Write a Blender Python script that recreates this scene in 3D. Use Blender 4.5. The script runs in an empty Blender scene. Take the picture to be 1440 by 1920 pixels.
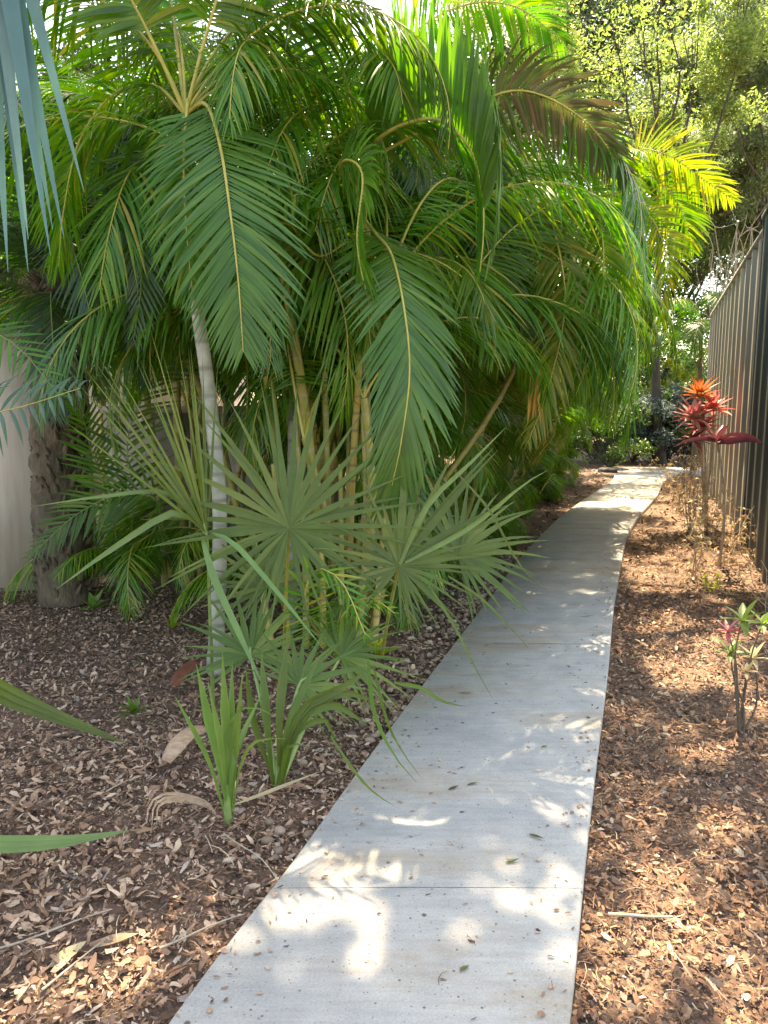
import bpy, math, random
import numpy as np
from mathutils import Vector, Matrix

# ------------------------------------------------------------------ camera, light, exposure
F = 1387.0; CAMH = 1.5; PITCH = math.radians(8.0)
sc = bpy.context.scene
COL = sc.collection
cam_d = bpy.data.cameras.new('camera'); cam = bpy.data.objects.new('camera', cam_d); COL.objects.link(cam)
cam.location = (0, 0, CAMH); cam.rotation_euler = (math.pi/2 - PITCH, 0, 0)
cam_d.sensor_fit = 'VERTICAL'; cam_d.sensor_height = 36.0; cam_d.lens = 36.0*F/1920
cam_d.clip_start = 0.05; cam_d.clip_end = 600
sc.camera = cam
sc.render.resolution_x = 768; sc.render.resolution_y = 1024
SUN_EL = math.radians(63); SUN_AZ = math.radians(10)      # from +Y towards +X
SUN = np.array([math.cos(SUN_EL)*math.sin(SUN_AZ), math.cos(SUN_EL)*math.cos(SUN_AZ), math.sin(SUN_EL)])
world = bpy.data.worlds.new('World'); sc.world = world; world.use_nodes = True
wn = world.node_tree
sky = wn.nodes.new('ShaderNodeTexSky'); sky.sky_type = 'NISHITA'; sky.sun_disc = False
sky.sun_elevation = SUN_EL; sky.sun_rotation = SUN_AZ; sky.dust_density = 2.0; sky.ozone_density = 1.0
wn.links.new(sky.outputs[0], wn.nodes['Background'].inputs[0]); wn.nodes['Background'].inputs[1].default_value = 0.15
sl = bpy.data.lights.new('sun', 'SUN'); sl.energy = 3.6; sl.angle = math.radians(0.5); sl.color = (1.0, 0.93, 0.8)
so = bpy.data.objects.new('sun', sl); COL.objects.link(so)
so.rotation_euler = Vector(SUN).to_track_quat('Z', 'Y').to_euler()
so.location = (0, 0, 30)
sc.view_settings.view_transform = 'Standard'; sc.view_settings.look = 'None'
sc.view_settings.exposure = 2.5; sc.view_settings.gamma = 1.0
sc.view_settings.use_white_balance = True; sc.view_settings.white_balance_temperature = 8500
sc.cycles.max_bounces = 10; sc.cycles.transparent_max_bounces = 8

# ------------------------------------------------------------------ helpers
R = np.random.default_rng(7); random.seed(7)
UP = np.array([0, 0, 1.0])
_f = np.array([0, math.cos(PITCH), -math.sin(PITCH)]); _u = np.array([0, math.sin(PITCH), math.cos(PITCH)])
def ray(px, py): return _f + _u*((960-py)/F) + np.array([1.0, 0, 0])*((px-720)/F)
def at(px, py, Y):
    d = ray(px, py); return np.array([0, 0, CAMH]) + d*(Y/d[1])
def gp(px, py):
    d = ray(px, py); return np.array([0, 0, CAMH]) + d*(-CAMH/d[2])
def to_px(P):
    P = np.atleast_2d(P) - np.array([0, 0, CAMH]); z = P@_f
    return 720+F*P[:, 0]/z, 960-F*(P@_u)/z
def nrm(v):
    v = np.asarray(v, float); return v/np.maximum(np.linalg.norm(v, axis=-1, keepdims=True), 1e-9)

class MB:
    def __init__(s): s.v = []; s.q = []; s.n = 0; s.m = []
    def add(s, v, q, mi=0):
        v = np.asarray(v, float).reshape(-1, 3); q = np.asarray(q, int).reshape(-1, 4)
        s.v.append(v); s.q.append(q+s.n); s.m.append(np.full(len(q), mi)); s.n += len(v); return s
    def box(s, lo, hi, M=None, mi=0):
        x0, y0, z0 = lo; x1, y1, z1 = hi
        v = np.array([[x0,y0,z0],[x1,y0,z0],[x1,y1,z0],[x0,y1,z0],[x0,y0,z1],[x1,y0,z1],[x1,y1,z1],[x0,y1,z1]], float)
        if M is not None: v = v@np.asarray(M)[:3, :3].T+np.asarray(M)[:3, 3]
        return s.add(v, [[0,3,2,1],[4,5,6,7],[0,1,5,4],[1,2,6,5],[2,3,7,6],[3,0,4,7]], mi)
    def tube(s, P, r, k=7, mi=0, rough=0.0):
        P = np.asarray(P, float); n = len(P); r = np.broadcast_to(np.asarray(r, float), (n,))
        T = nrm(np.gradient(P, axis=0)); a = nrm(np.cross(T[0], [0.31, 0.83, 0.47])); A = []
        for t in T:
            a = nrm(a-t*np.dot(a, t)); A.append(a)
        A = np.array(A); B = np.cross(T, A)
        th = np.arange(k)*2*math.pi/k
        rr = r[:, None]*(1+rough*R.uniform(-1, 1, (n, k)))
        V = P[:, None]+(A[:, None]*np.cos(th)[None, :, None]+B[:, None]*np.sin(th)[None, :, None])*rr[..., None]
        i = np.arange(n-1)[:, None]*k; j = np.arange(k)[None]; j2 = (j+1) % k
        q = np.stack([i+j, i+j2, i+k+j2, i+k+j], -1).reshape(-1, 4)
        s.add(V.reshape(-1, 3), q, mi)
        c0 = len(s.v)
        for e, o in ((0, 1), (n-1, -1)):
            ring = V[e]; c = ring.mean(0)
            qs = [[k, jj, (jj+1) % k, k] if False else [jj, (jj+1) % k, k, k] for jj in range(k)]
            # fan caps as quads over pairs
            idx = [[jj, (jj+1) % k, (jj+2) % k, k] for jj in range(0, k-1, 2)]
            s.add(np.vstack([ring, c]), idx, mi)
        return s
    def build(s, name, mats, parent=None, origin=None, smooth=True):
        V = np.concatenate(s.v); Q = np.concatenate(s.q); MI = np.concatenate(s.m)
        if origin is not None: V = V-np.asarray(origin)
        me = bpy.data.meshes.new(name)
        me.vertices.add(len(V)); me.vertices.foreach_set('co', V.astype(np.float32).ravel())
        me.loops.add(Q.size); me.loops.foreach_set('vertex_index', Q.astype(np.int32).ravel())
        me.polygons.add(len(Q)); me.polygons.foreach_set('loop_start', np.arange(0, Q.size, 4, dtype=np.int32))
        me.polygons.foreach_set('material_index', MI.astype(np.int32))
        me.update(calc_edges=True)
        if smooth: me.polygons.foreach_set('use_smooth', np.ones(len(Q), bool))
        if not isinstance(mats, (list, tuple)): mats = [mats]
        for m in mats: me.materials.append(m)
        o = bpy.data.objects.new(name, me); COL.objects.link(o)
        if parent is not None: o.parent = parent
        return o
def tag(o, label=None, cat=None, group=None, kind=None):
    for k, v in (('label', label), ('category', cat), ('group', group), ('kind', kind)):
        if v: o[k] = v
    return o
def empty(name, loc, label, cat, group=None, rz=0):
    o = bpy.data.objects.new(name, None); COL.objects.link(o); o.location = [float(x) for x in loc]
    o.rotation_euler = (0, 0, rz); o.empty_display_size = 0.2
    return tag(o, label, cat, group)
def copy_tree(o, parent=None):
    c = o.copy(); COL.objects.link(c); c.parent = parent
    for ch in list(o.children): copy_tree(ch, c)
    return c
def spline(pts, n):
    P = np.asarray(pts, float)
    if len(P) == 2: return P[0]+(P[1]-P[0])*np.linspace(0, 1, n)[:, None]
    d = np.r_[0, np.cumsum(np.linalg.norm(np.diff(P, axis=0), axis=1))]
    Pe = np.vstack([2*P[0]-P[1], P, 2*P[-1]-P[-2]])
    t = np.linspace(0, d[-1], n); out = []
    for tt in t:
        i = min(np.searchsorted(d, tt, side='right')-1, len(P)-2); u = (tt-d[i])/(d[i+1]-d[i])
        p0, p1, p2, p3 = Pe[i:i+4]
        out.append(0.5*((2*p1)+(-p0+p2)*u+(2*p0-5*p1+4*p2-p3)*u*u+(-p0+3*p1-3*p2+p3)*u**3))
    return np.array(out)

# ------------------------------------------------------------------ materials
def mat(name):
    m = bpy.data.materials.new(name); m.use_nodes = True
    nt = m.node_tree; b = nt.nodes['Principled BSDF']
    return m, nt, b
def nd(nt, typ, **kw):
    n = nt.nodes.new(typ)
    for k, v in kw.items():
        if k in n.inputs: n.inputs[k].default_value = v
        else: setattr(n, k, v)
    return n
def ramp(nt, fac, stops, interp='LINEAR'):
    r = nt.nodes.new('ShaderNodeValToRGB'); r.color_ramp.interpolation = interp
    e = r.color_ramp.elements
    while len(e) < len(stops): e.new(0.5)
    for i, (p, c) in enumerate(stops): e[i].position = p; e[i].color = (*c, 1) if len(c) == 3 else c
    if fac is not None: nt.links.new(fac, r.inputs[0])
    return r
def mixc(nt, fac, a, b, typ='MIX'):
    m = nt.nodes.new('ShaderNodeMix'); m.data_type = 'RGBA'; m.blend_type = typ
    for sock, val in ((m.inputs[0], fac), (m.inputs[6], a), (m.inputs[7], b)):
        if isinstance(val, bpy.types.NodeSocket): nt.links.new(val, sock)
        else: sock.default_value = val if not isinstance(val, tuple) else (*val, 1)
    return m.outputs[2]
def noise(nt, scale, detail=4, coord='Object', rough=0.6, vec=None):
    if vec is None:
        tc = nt.nodes.new('ShaderNodeTexCoord'); vec = tc.outputs[coord]
    n = nd(nt, 'ShaderNodeTexNoise', Scale=scale, Detail=detail, Roughness=rough); nt.links.new(vec, n.inputs['Vector'])
    return n.outputs['Fac']
def bump(nt, b, h, strength=0.4, dist=0.01):
    n = nd(nt, 'ShaderNodeBump', Strength=strength, Distance=dist); nt.links.new(h, n.inputs['Height'])
    nt.links.new(n.outputs[0], b.inputs['Normal'])
def leaf_mat(name, stops, trans=0.35, tcol=None, rough=0.38, obj_var=0.25, tgain=1.6, spec=0.5):
    m, nt, b = mat(name)
    g = nt.nodes.new('ShaderNodeNewGeometry')
    c = ramp(nt, g.outputs['Random Per Island'], stops).outputs[0]
    oi = nt.nodes.new('ShaderNodeObjectInfo')
    hsv = nt.nodes.new('ShaderNodeHueSaturation')
    mr = nd(nt, 'ShaderNodeMapRange'); mr.inputs[3].default_value = 1-obj_var; mr.inputs[4].default_value = 1+obj_var
    nt.links.new(oi.outputs['Random'], mr.inputs[0]); nt.links.new(mr.outputs[0], hsv.inputs['Value'])
    mr2 = nd(nt, 'ShaderNodeMapRange'); mr2.inputs[3].default_value = 0.485; mr2.inputs[4].default_value = 0.515
    nt.links.new(oi.outputs['Random'], mr2.inputs[0]); nt.links.new(mr2.outputs[0], hsv.inputs['Hue'])
    nt.links.new(c, hsv.inputs['Color'])
    # blotches along the blades
    v = mixc(nt, noise(nt, 9, 3), (0.72, 0.72, 0.72), (1.25, 1.25, 1.25))
    col = mixc(nt, 1.0, hsv.outputs[0], v, 'MULTIPLY')
    nt.links.new(col, b.inputs['Base Color']); b.inputs['Roughness'].default_value = rough
    b.inputs['Specular IOR Level'].default_value = spec
    tr = nt.nodes.new('ShaderNodeBsdfTranslucent')
    tint = tcol or (tgain*1.25, tgain*1.35, tgain*0.35)
    tc2 = mixc(nt, 1.0, col, tint, 'MULTIPLY'); nt.links.new(tc2, tr.inputs['Color'])
    mx = nt.nodes.new('ShaderNodeMixShader'); mx.inputs[0].default_value = trans
    nt.links.new(b.outputs[0], mx.inputs[1]); nt.links.new(tr.outputs[0], mx.inputs[2])
    nt.links.new(mx.outputs[0], nt.nodes['Material Output'].inputs['Surface'])
    return m
M = {}
M['areca'] = leaf_mat('areca_leaf', [(0, (0.045, 0.15, 0.014)), (0.55, (0.09, 0.225, 0.018)), (0.84, (0.17, 0.27, 0.022)), (1, (0.36, 0.29, 0.06))], 0.42, rough=0.33)
M['areca_dark'] = leaf_mat('areca_leaf_dark', [(0, (0.042, 0.12, 0.015)), (0.7, (0.07, 0.165, 0.019)), (1, (0.11, 0.20, 0.024))], 0.36, rough=0.28)
M['comb'] = leaf_mat('comb_leaf_green', [(0, (0.06, 0.19, 0.012)), (1, (0.11, 0.25, 0.02))], 0.55, rough=0.4)
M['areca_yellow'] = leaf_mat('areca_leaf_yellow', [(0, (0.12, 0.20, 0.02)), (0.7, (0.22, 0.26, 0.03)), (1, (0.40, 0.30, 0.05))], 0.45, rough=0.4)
M['bronze'] = leaf_mat('bronze_leaf', [(0, (0.06, 0.12, 0.03)), (0.5, (0.16, 0.11, 0.06)), (0.7, (0.08, 0.14, 0.03)), (1, (0.14, 0.15, 0.06))], 0.2, tcol=(1.2, 1.2, 0.7))
M['date'] = leaf_mat('date_leaf', [(0, (0.035, 0.085, 0.04)), (1, (0.06, 0.125, 0.055))], 0.25, rough=0.33)
M['blue'] = leaf_mat('blue_leaf', [(0, (0.07, 0.16, 0.15)), (0.8, (0.11, 0.21, 0.19)), (1, (0.3, 0.34, 0.26))], 0.22, tcol=(1.2, 1.5, 1.0), rough=0.35)
M['fan'] = leaf_mat('fan_leaf_green', [(0, (0.078, 0.125, 0.026)), (0.7, (0.115, 0.17, 0.036)), (1, (0.20, 0.23, 0.055))], 0.36, rough=0.42, spec=.35, obj_var=0.12)
M['fan_light'] = leaf_mat('fan_leaf_light', [(0, (0.12, 0.21, 0.06)), (1, (0.17, 0.27, 0.08))], 0.3, rough=0.4, obj_var=0.1)
M['sapling'] = leaf_mat('sapling_leaf', [(0, (0.12, 0.21, 0.05)), (1, (0.19, 0.28, 0.07))], 0.35, rough=0.4, obj_var=0.1)
M['dead'] = leaf_mat('dead_leaf', [(0, (0.34, 0.25, 0.13)), (1, (0.60, 0.48, 0.28))], 0.2, tcol=(1.3, 1.1, 0.8), rough=0.7)
M['orange'] = leaf_mat('orange_leaf', [(0, (0.55, 0.25, 0.03)), (1, (0.42, 0.32, 0.05))], 0.3, tcol=(1.3, 1.1, 0.6), rough=0.6)
M['red'] = leaf_mat('red_leaf', [(0, (0.50, 0.07, 0.07)), (0.5, (0.58, 0.20, 0.20)), (1, (0.66, 0.42, 0.40))], 0.35, tcol=(1.5, 1.1, 1.0), rough=0.4, obj_var=0.1)
M['pink'] = leaf_mat('pink_leaf', [(0, (0.45, 0.12, 0.13)), (0.4, (0.58, 0.26, 0.26)), (0.75, (0.66, 0.45, 0.42)), (1, (0.36, 0.35, 0.22))], 0.35, tcol=(1.4, 1.0, 1.0), rough=0.45, obj_var=0.1)
M['redorange'] = leaf_mat('red_orange_leaf', [(0, (0.46, 0.11, 0.05)), (0.6, (0.52, 0.20, 0.06)), (1, (0.45, 0.33, 0.10))], 0.4, tcol=(1.3, 1.1, 0.8), rough=0.4, obj_var=0.1)
M['maroon'] = leaf_mat('maroon_leaf', [(0, (0.10, 0.025, 0.035)), (1, (0.22, 0.08, 0.09))], 0.2, tcol=(1.6, 1.0, 1.1), rough=0.35, obj_var=0.1)
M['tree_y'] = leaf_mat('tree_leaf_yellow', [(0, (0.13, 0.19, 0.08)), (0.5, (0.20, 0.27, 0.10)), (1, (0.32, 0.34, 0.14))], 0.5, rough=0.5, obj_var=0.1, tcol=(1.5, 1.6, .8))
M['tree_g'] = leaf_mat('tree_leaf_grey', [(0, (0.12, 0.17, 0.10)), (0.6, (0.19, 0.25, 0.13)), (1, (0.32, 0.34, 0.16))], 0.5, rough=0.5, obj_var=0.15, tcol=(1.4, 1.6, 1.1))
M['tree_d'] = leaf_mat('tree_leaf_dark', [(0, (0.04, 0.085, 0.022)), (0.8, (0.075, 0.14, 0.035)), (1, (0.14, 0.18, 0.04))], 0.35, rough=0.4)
M['shrub_b'] = leaf_mat('shrub_leaf_blue', [(0, (0.10, 0.15, 0.14)), (1, (0.19, 0.24, 0.21))], 0.2, tcol=(1, 1.1, .9), rough=0.5)
M['shrub_y'] = leaf_mat('shrub_leaf_yellow', [(0, (0.22, 0.28, 0.03)), (1, (0.42, 0.42, 0.05))], 0.45, rough=0.45)

def simple(name, a, b2, scale=6, rough=0.7, bs=0.3, bd=0.01, detail=5, stretch=None):
    m, nt, b = mat(name)
    tc = nt.nodes.new('ShaderNodeTexCoord'); mp = nt.nodes.new('ShaderNodeMapping')
    nt.links.new(tc.outputs['Object'], mp.inputs[0])
    if stretch: mp.inputs['Scale'].default_value = stretch
    f = noise(nt, scale, detail, vec=mp.outputs[0])
    c = ramp(nt, f, [(0.3, a), (0.7, b2)]).outputs[0]
    nt.links.new(c, b.inputs['Base Color']); b.inputs['Roughness'].default_value = rough
    bump(nt, b, f, bs, bd); return m
M['rachis'] = simple('rachis_yellow', (0.30, 0.28, 0.05), (0.50, 0.42, 0.09), 12, 0.45, 0.2)
M['rachis_green'] = simple('rachis_green', (0.12, 0.20, 0.05), (0.20, 0.28, 0.07), 12, 0.45, 0.2)
M['petiole'] = simple('petiole_green', (0.14, 0.22, 0.06), (0.26, 0.32, 0.10), 12, 0.45, 0.2)
def ring_mat(name, base, base2, ring, freq, rough=0.6):
    m, nt, b = mat(name)
    tc = nt.nodes.new('ShaderNodeTexCoord')
    w = nd(nt, 'ShaderNodeTexWave', Scale=freq, Distortion=1.2, Detail=2.0); w.bands_direction = 'Z'
    nt.links.new(tc.outputs['Object'], w.inputs['Vector'])
    f = noise(nt, 9, 5)
    c = ramp(nt, f, [(0.3, base), (0.7, base2)]).outputs[0]
    rr = ramp(nt, w.outputs['Fac'], [(0.0, (1, 1, 1)), (0.12, (0, 0, 0))]).outputs[0]
    c2 = mixc(nt, rr, c, ring)
    nt.links.new(c2, b.inputs['Base Color']); b.inputs['Roughness'].default_value = rough
    bump(nt, b, w.outputs['Fac'], 0.3, 0.01); return m
M['trunk_pale'] = ring_mat('palm_trunk_pale', (0.20, 0.21, 0.16), (0.44, 0.43, 0.35), (0.20, 0.20, 0.15), 2.2)
M['cane'] = ring_mat('areca_cane', (0.20, 0.23, 0.06), (0.42, 0.34, 0.09), (0.34, 0.30, 0.18), 3.0, 0.45)
M['cane_gold'] = ring_mat('areca_cane_gold', (0.45, 0.30, 0.06), (0.52, 0.42, 0.15), (0.25, 0.2, 0.1), 3.0, 0.45)
M['bark'] = simple('bark_brown', (0.06, 0.045, 0.03), (0.20, 0.15, 0.10), 14, 0.9, 0.9, 0.04, 8, (1, 1, 0.5))
M['bark_dark'] = simple('bark_dark', (0.045, 0.035, 0.028), (0.12, 0.10, 0.08), 9, 0.9, 0.8, 0.03, 8, (1, 1, 0.3))
M['twig'] = simple('twig', (0.26, 0.20, 0.14), (0.50, 0.41, 0.30), 20, 0.8)
M['fibre'] = simple('palm_fibre', (0.07, 0.045, 0.03), (0.22, 0.15, 0.09), 40, 0.95, 0.8, 0.02, 6, (1, 1, .2))
M['spathe'] = simple('spathe_tan', (0.28, 0.16, 0.09), (0.50, 0.34, 0.22), 18, 0.6, 0.3, 0.005, 5, (1, 4, 4))
M['spathe_red'] = simple('spathe_red', (0.12, 0.03, 0.02), (0.26, 0.09, 0.05), 12, 0.6)
M['terracotta'] = simple('terracotta', (0.30, 0.10, 0.045), (0.42, 0.17, 0.08), 15, 0.8)
M['greywall'] = simple('grey_render', (0.22, 0.21, 0.18), (0.42, 0.40, 0.36), 3, 0.85, 0.2, 0.004, 8)
M['iron'] = simple('iron_cover', (0.02, 0.02, 0.02), (0.05, 0.04, 0.035), 30, 0.6)
# cream wall: faint rain streaks
m, nt, b = mat('cream_render'); M['cream'] = m
tc = nt.nodes.new('ShaderNodeTexCoord'); mp = nt.nodes.new('ShaderNodeMapping'); nt.links.new(tc.outputs['Object'], mp.inputs[0]); mp.inputs['Scale'].default_value = (6, 6, 0.6)
f = noise(nt, 2.0, 6, vec=mp.outputs[0]); c = ramp(nt, f, [(0.25, (0.62, 0.50, 0.42)), (0.6, (0.80, 0.69, 0.59)), (0.8, (0.84, 0.75, 0.66))]).outputs[0]
nt.links.new(c, b.inputs['Base Color']); b.inputs['Roughness'].default_value = 0.75; bump(nt, b, noise(nt, 90, 3), 0.15, 0.003)
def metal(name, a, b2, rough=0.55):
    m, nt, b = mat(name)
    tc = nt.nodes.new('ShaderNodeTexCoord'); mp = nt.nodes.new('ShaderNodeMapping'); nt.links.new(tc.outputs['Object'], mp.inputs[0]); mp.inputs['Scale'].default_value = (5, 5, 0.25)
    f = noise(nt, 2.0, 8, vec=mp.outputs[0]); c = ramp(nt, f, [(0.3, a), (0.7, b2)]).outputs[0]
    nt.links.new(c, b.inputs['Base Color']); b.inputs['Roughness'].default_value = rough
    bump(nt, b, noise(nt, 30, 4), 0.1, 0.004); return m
M['charcoal'] = metal('charcoal_sheet', (0.04, 0.05, 0.055), (0.085, 0.095, 0.10))
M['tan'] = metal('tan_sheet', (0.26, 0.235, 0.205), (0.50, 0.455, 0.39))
# concrete
m, nt, b = mat('concrete'); M['concrete'] = m
tcc = nt.nodes.new('ShaderNodeTexCoord'); mpp = nt.nodes.new('ShaderNodeMapping'); nt.links.new(tcc.outputs['Object'], mpp.inputs[0]); mpp.inputs['Scale'].default_value = (0.55, 1.6, 1)
broom = nt.nodes.new('ShaderNodeMapping'); nt.links.new(tcc.outputs['Object'], broom.inputs[0]); broom.inputs['Scale'].default_value = (1.5, 14, 1)
big = noise(nt, 1.1, 7, vec=mpp.outputs[0], rough=.65); med = noise(nt, 7, 6); fine = noise(nt, 160, 4)
c = ramp(nt, big, [(0.30, (0.26, 0.265, 0.265)), (0.42, (0.37, 0.36, 0.335)), (0.52, (0.42, 0.40, 0.362)), (0.60, (0.39, 0.33, 0.255)), (0.70, (0.43, 0.41, 0.38))]).outputs[0]
c = mixc(nt, 1.0, c, ramp(nt, med, [(0.25, (0.82, 0.83, 0.84)), (0.75, (1.1, 1.1, 1.1))]).outputs[0], 'MULTIPLY')
c = mixc(nt, 1.0, c, ramp(nt, fine, [(0.3, (0.84, 0.84, 0.84)), (0.7, (1.1, 1.1, 1.1))]).outputs[0], 'MULTIPLY')
c = mixc(nt, 1.0, c, ramp(nt, noise(nt, 3, 5, vec=broom.outputs[0]), [(0.3, (0.90, 0.90, 0.90)), (0.7, (1.06, 1.06, 1.06))]).outputs[0], 'MULTIPLY')
tc = nt.nodes.new('ShaderNodeTexCoord')
for scl, thr, dk in ((9, 0.09, 0.30), (26, 0.12, 0.4), (60, 0.17, 0.55)):
    vo = nd(nt, 'ShaderNodeTexVoronoi', Scale=scl); nt.links.new(tc.outputs['Object'], vo.inputs['Vector'])
    sp = ramp(nt, vo.outputs['Distance'], [(thr*0.6, (1, 1, 1)), (thr, (0, 0, 0))]).outputs[0]
    hid = ramp(nt, noise(nt, scl*0.45, 2), [(0.44, (0, 0, 0)), (0.50, (1, 1, 1))]).outputs[0]
    sp = mixc(nt, 1.0, sp, hid, 'MULTIPLY')
    c = mixc(nt, sp, c, (0.12*dk/0.3, 0.09*dk/0.3, 0.07*dk/0.3))
nt.links.new(c, b.inputs['Base Color']); b.inputs['Roughness'].default_value = 0.85
mm = nd(nt, 'ShaderNodeMath', operation='ADD'); nt.links.new(fine, mm.inputs[0]); nt.links.new(med, mm.inputs[1]); bump(nt, b, mm.outputs[0], 0.35, 0.004)
# soil under the chips
m, nt, b = mat('mulch_soil'); M['soil'] = m
a1 = noise(nt, 60, 8); a2 = noise(nt, 3, 4)
c = ramp(nt, a1, [(0.3, (0.07, 0.04, 0.028)), (0.55, (0.19, 0.12, 0.08)), (0.75, (0.34, 0.23, 0.15))]).outputs[0]
c = mixc(nt, 1.0, c, ramp(nt, a2, [(0.3, (0.8, .8, .8)), (0.7, (1.2, 1.15, 1.1))]).outputs[0], 'MULTIPLY')
nt.links.new(c, b.inputs['Base Color']); b.inputs['Roughness'].default_value = 0.95; bump(nt, b, a1, 1.0, 0.02)
def chip_mat(name, stops):
    m, nt, b = mat(name)
    g = nt.nodes.new('ShaderNodeNewGeometry'); c = ramp(nt, g.outputs['Random Per Island'], stops, 'CONSTANT').outputs[0]
    v = mixc(nt, noise(nt, 120, 3), (0.6, 0.6, 0.6), (1.3, 1.3, 1.3)); c = mixc(nt, 1.0, c, v, 'MULTIPLY')
    nt.links.new(c, b.inputs['Base Color']); b.inputs['Roughness'].default_value = 0.85; return m
M['chip'] = chip_mat('mulch_chip', [(0, (0.10, 0.05, 0.03)), (0.16, (0.30, 0.165, 0.10)), (0.38, (0.42, 0.255, 0.16)), (0.57, (0.16, 0.09, 0.06)), (0.68, (0.54, 0.37, 0.25)), (0.84, (0.22, 0.14, 0.10)), (0.92, (0.40, 0.32, 0.26)), (0.96, (0.62, 0.44, 0.29))])
M['straw'] = chip_mat('straw', [(0, (0.20, 0.095, 0.05)), (0.25, (0.32, 0.16, 0.085)), (0.5, (0.10, 0.06, 0.04)), (0.68, (0.42, 0.25, 0.14)), (0.85, (0.24, 0.16, 0.11)), (0.95, (0.55, 0.42, 0.28))])
M['pebble'] = chip_mat('pebble', [(0, (0.22, 0.15, 0.10)), (0.3, (0.34, 0.24, 0.17)), (0.6, (0.17, 0.12, 0.09)), (0.85, (0.45, 0.35, 0.25))])

# ------------------------------------------------------------------ setting: ground, path
LE = [(340,1920),(430,1790),(540,1660),(640,1510),(720,1400),(800,1290),(860,1210),(920,1130),(970,1060),(1010,1015),(1050,975),(1090,945),(1128,920),(1150,902),(1152,893)]
RE = [(1070,1920),(1080,1820),(1100,1600),(1120,1430),(1140,1270),(1150,1150),(1165,1060),(1175,1010),(1200,970),(1232,935),(1243,910),(1262,893)]
L3 = np.array([gp(*p) for p in LE]); R3 = np.array([gp(*p) for p in RE])
ymax = min(L3[-1, 1], R3[-1, 1])
def ext(P):                                            # carry the slab on behind the camera
    d = (P[1]-P[0])/(P[1][1]-P[0][1]); return np.vstack([P[0]-d*2.6, P])
L3 = ext(L3); R3 = ext(R3)
def smooth_edge(P):
    y = np.linspace(P[0, 1], P[-1, 1], 160); x = np.interp(y, P[:, 1], P[:, 0])
    k = np.hanning(9); k /= k.sum(); xp = np.pad(x, 4, mode='edge'); xp[:4] = x[0]+(x[0]-x[4:0:-1]); xp[-4:] = x[-1]+(x[-1]-x[-2:-6:-1])
    return y, np.convolve(xp, k, 'valid')
LY, LX = smooth_edge(L3); RY, RX = smooth_edge(R3)
def path_x(y): return np.interp(y, LY, LX), np.interp(y, RY, RX)
PTOP = 0.055
pm = MB(); joints = [-1.0, 0.1, 2.07, 4.42, 6.6, 8.8, 11.0, 13.3, ymax]
for a, b_ in zip(joints[:-1], joints[1:]):
    ys = np.linspace(a+(.0012 if a < 3 else .005), b_-(.0012 if b_ < 3 else .005), 14); xl, xr = path_x(ys); be = 0.008
    prof = []
    for y, l, r in zip(ys, xl, xr):
        prof.append([[l, y, -0.05], [l, y, PTOP-be], [l+be, y, PTOP], [(l+r)/2, y, PTOP+0.002], [r-be, y, PTOP], [r, y, PTOP-be], [r, y, -0.05]])
    V = np.array(prof); V[0, 2:5, 2] -= 0.0015; V[-1, 2:5, 2] -= 0.0015
    k = 7; i = np.arange(len(ys)-1)[:, None]*k; j = np.arange(k-1)[None]
    pm.add(V.reshape(-1, 3), np.stack([i+j, i+k+j, i+k+j+1, i+j+1], -1).reshape(-1, 4))
    for e in (0, -1):
        pm.add(V[e], [[0, 1, 5, 6], [1, 2, 4, 5], [2, 3, 4, 4]][:2])
ys = np.linspace(joints[0], joints[-1], 90); xl, xr = path_x(ys)
pm.add(np.stack([np.stack([xl+.002, ys, ys*0+PTOP-.009], -1), np.stack([xr-.002, ys, ys*0+PTOP-.009], -1)], 1).reshape(-1, 3), [[2*i_, 2*i_+1, 2*i_+3, 2*i_+2] for i_ in range(89)])
# the pad the path runs into, turning right
pad = [gp(1148, 893), gp(1262, 893), gp(1330, 893), gp(1330, 872), gp(1180, 872)]
p0 = np.array([path_x(ymax)[0], ymax+0.01, 0]); 
pm.box((path_x(ymax)[0]+0.35, ymax+0.006, -0.05), (path_x(ymax)[1]+3.2, ymax+1.9, PTOP-0.004))
path = tag(pm.build('path', M['concrete'], smooth=False), 'pale concrete garden path of cast slabs curving away to the right', kind='structure')
del path['label']

g = MB(); n = 90
gx = np.concatenate([np.linspace(-150, -8, 12), np.linspace(-7, 9, 80), np.linspace(10, 150, 12)])
gy = np.concatenate([np.linspace(-40, -2, 6), np.linspace(-1.5, 20, 100), np.linspace(21, 250, 16)])
X, Y = np.meshgrid(gx, gy)
def hgt(x, y):
    return 0.018*np.sin(x*2.1+1)*np.cos(y*1.7)+0.010*np.sin(x*5.3+y*3.1)
l, r = path_x(Y); dist = np.maximum(l-X, X-r); k = np.clip((dist-0.05)/0.4, 0, 1)
Z = hgt(X, Y)*k-0.004
nx = len(gx); i = np.arange(len(gy)-1)[:, None]*nx; j = np.arange(nx-1)[None]
g.add(np.stack([X, Y, Z], -1).reshape(-1, 3), np.stack([i+j, i+j+1, i+nx+j+1, i+nx+j], -1).reshape(-1, 4))
tag(g.build('ground', M['soil']), kind='structure')

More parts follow.
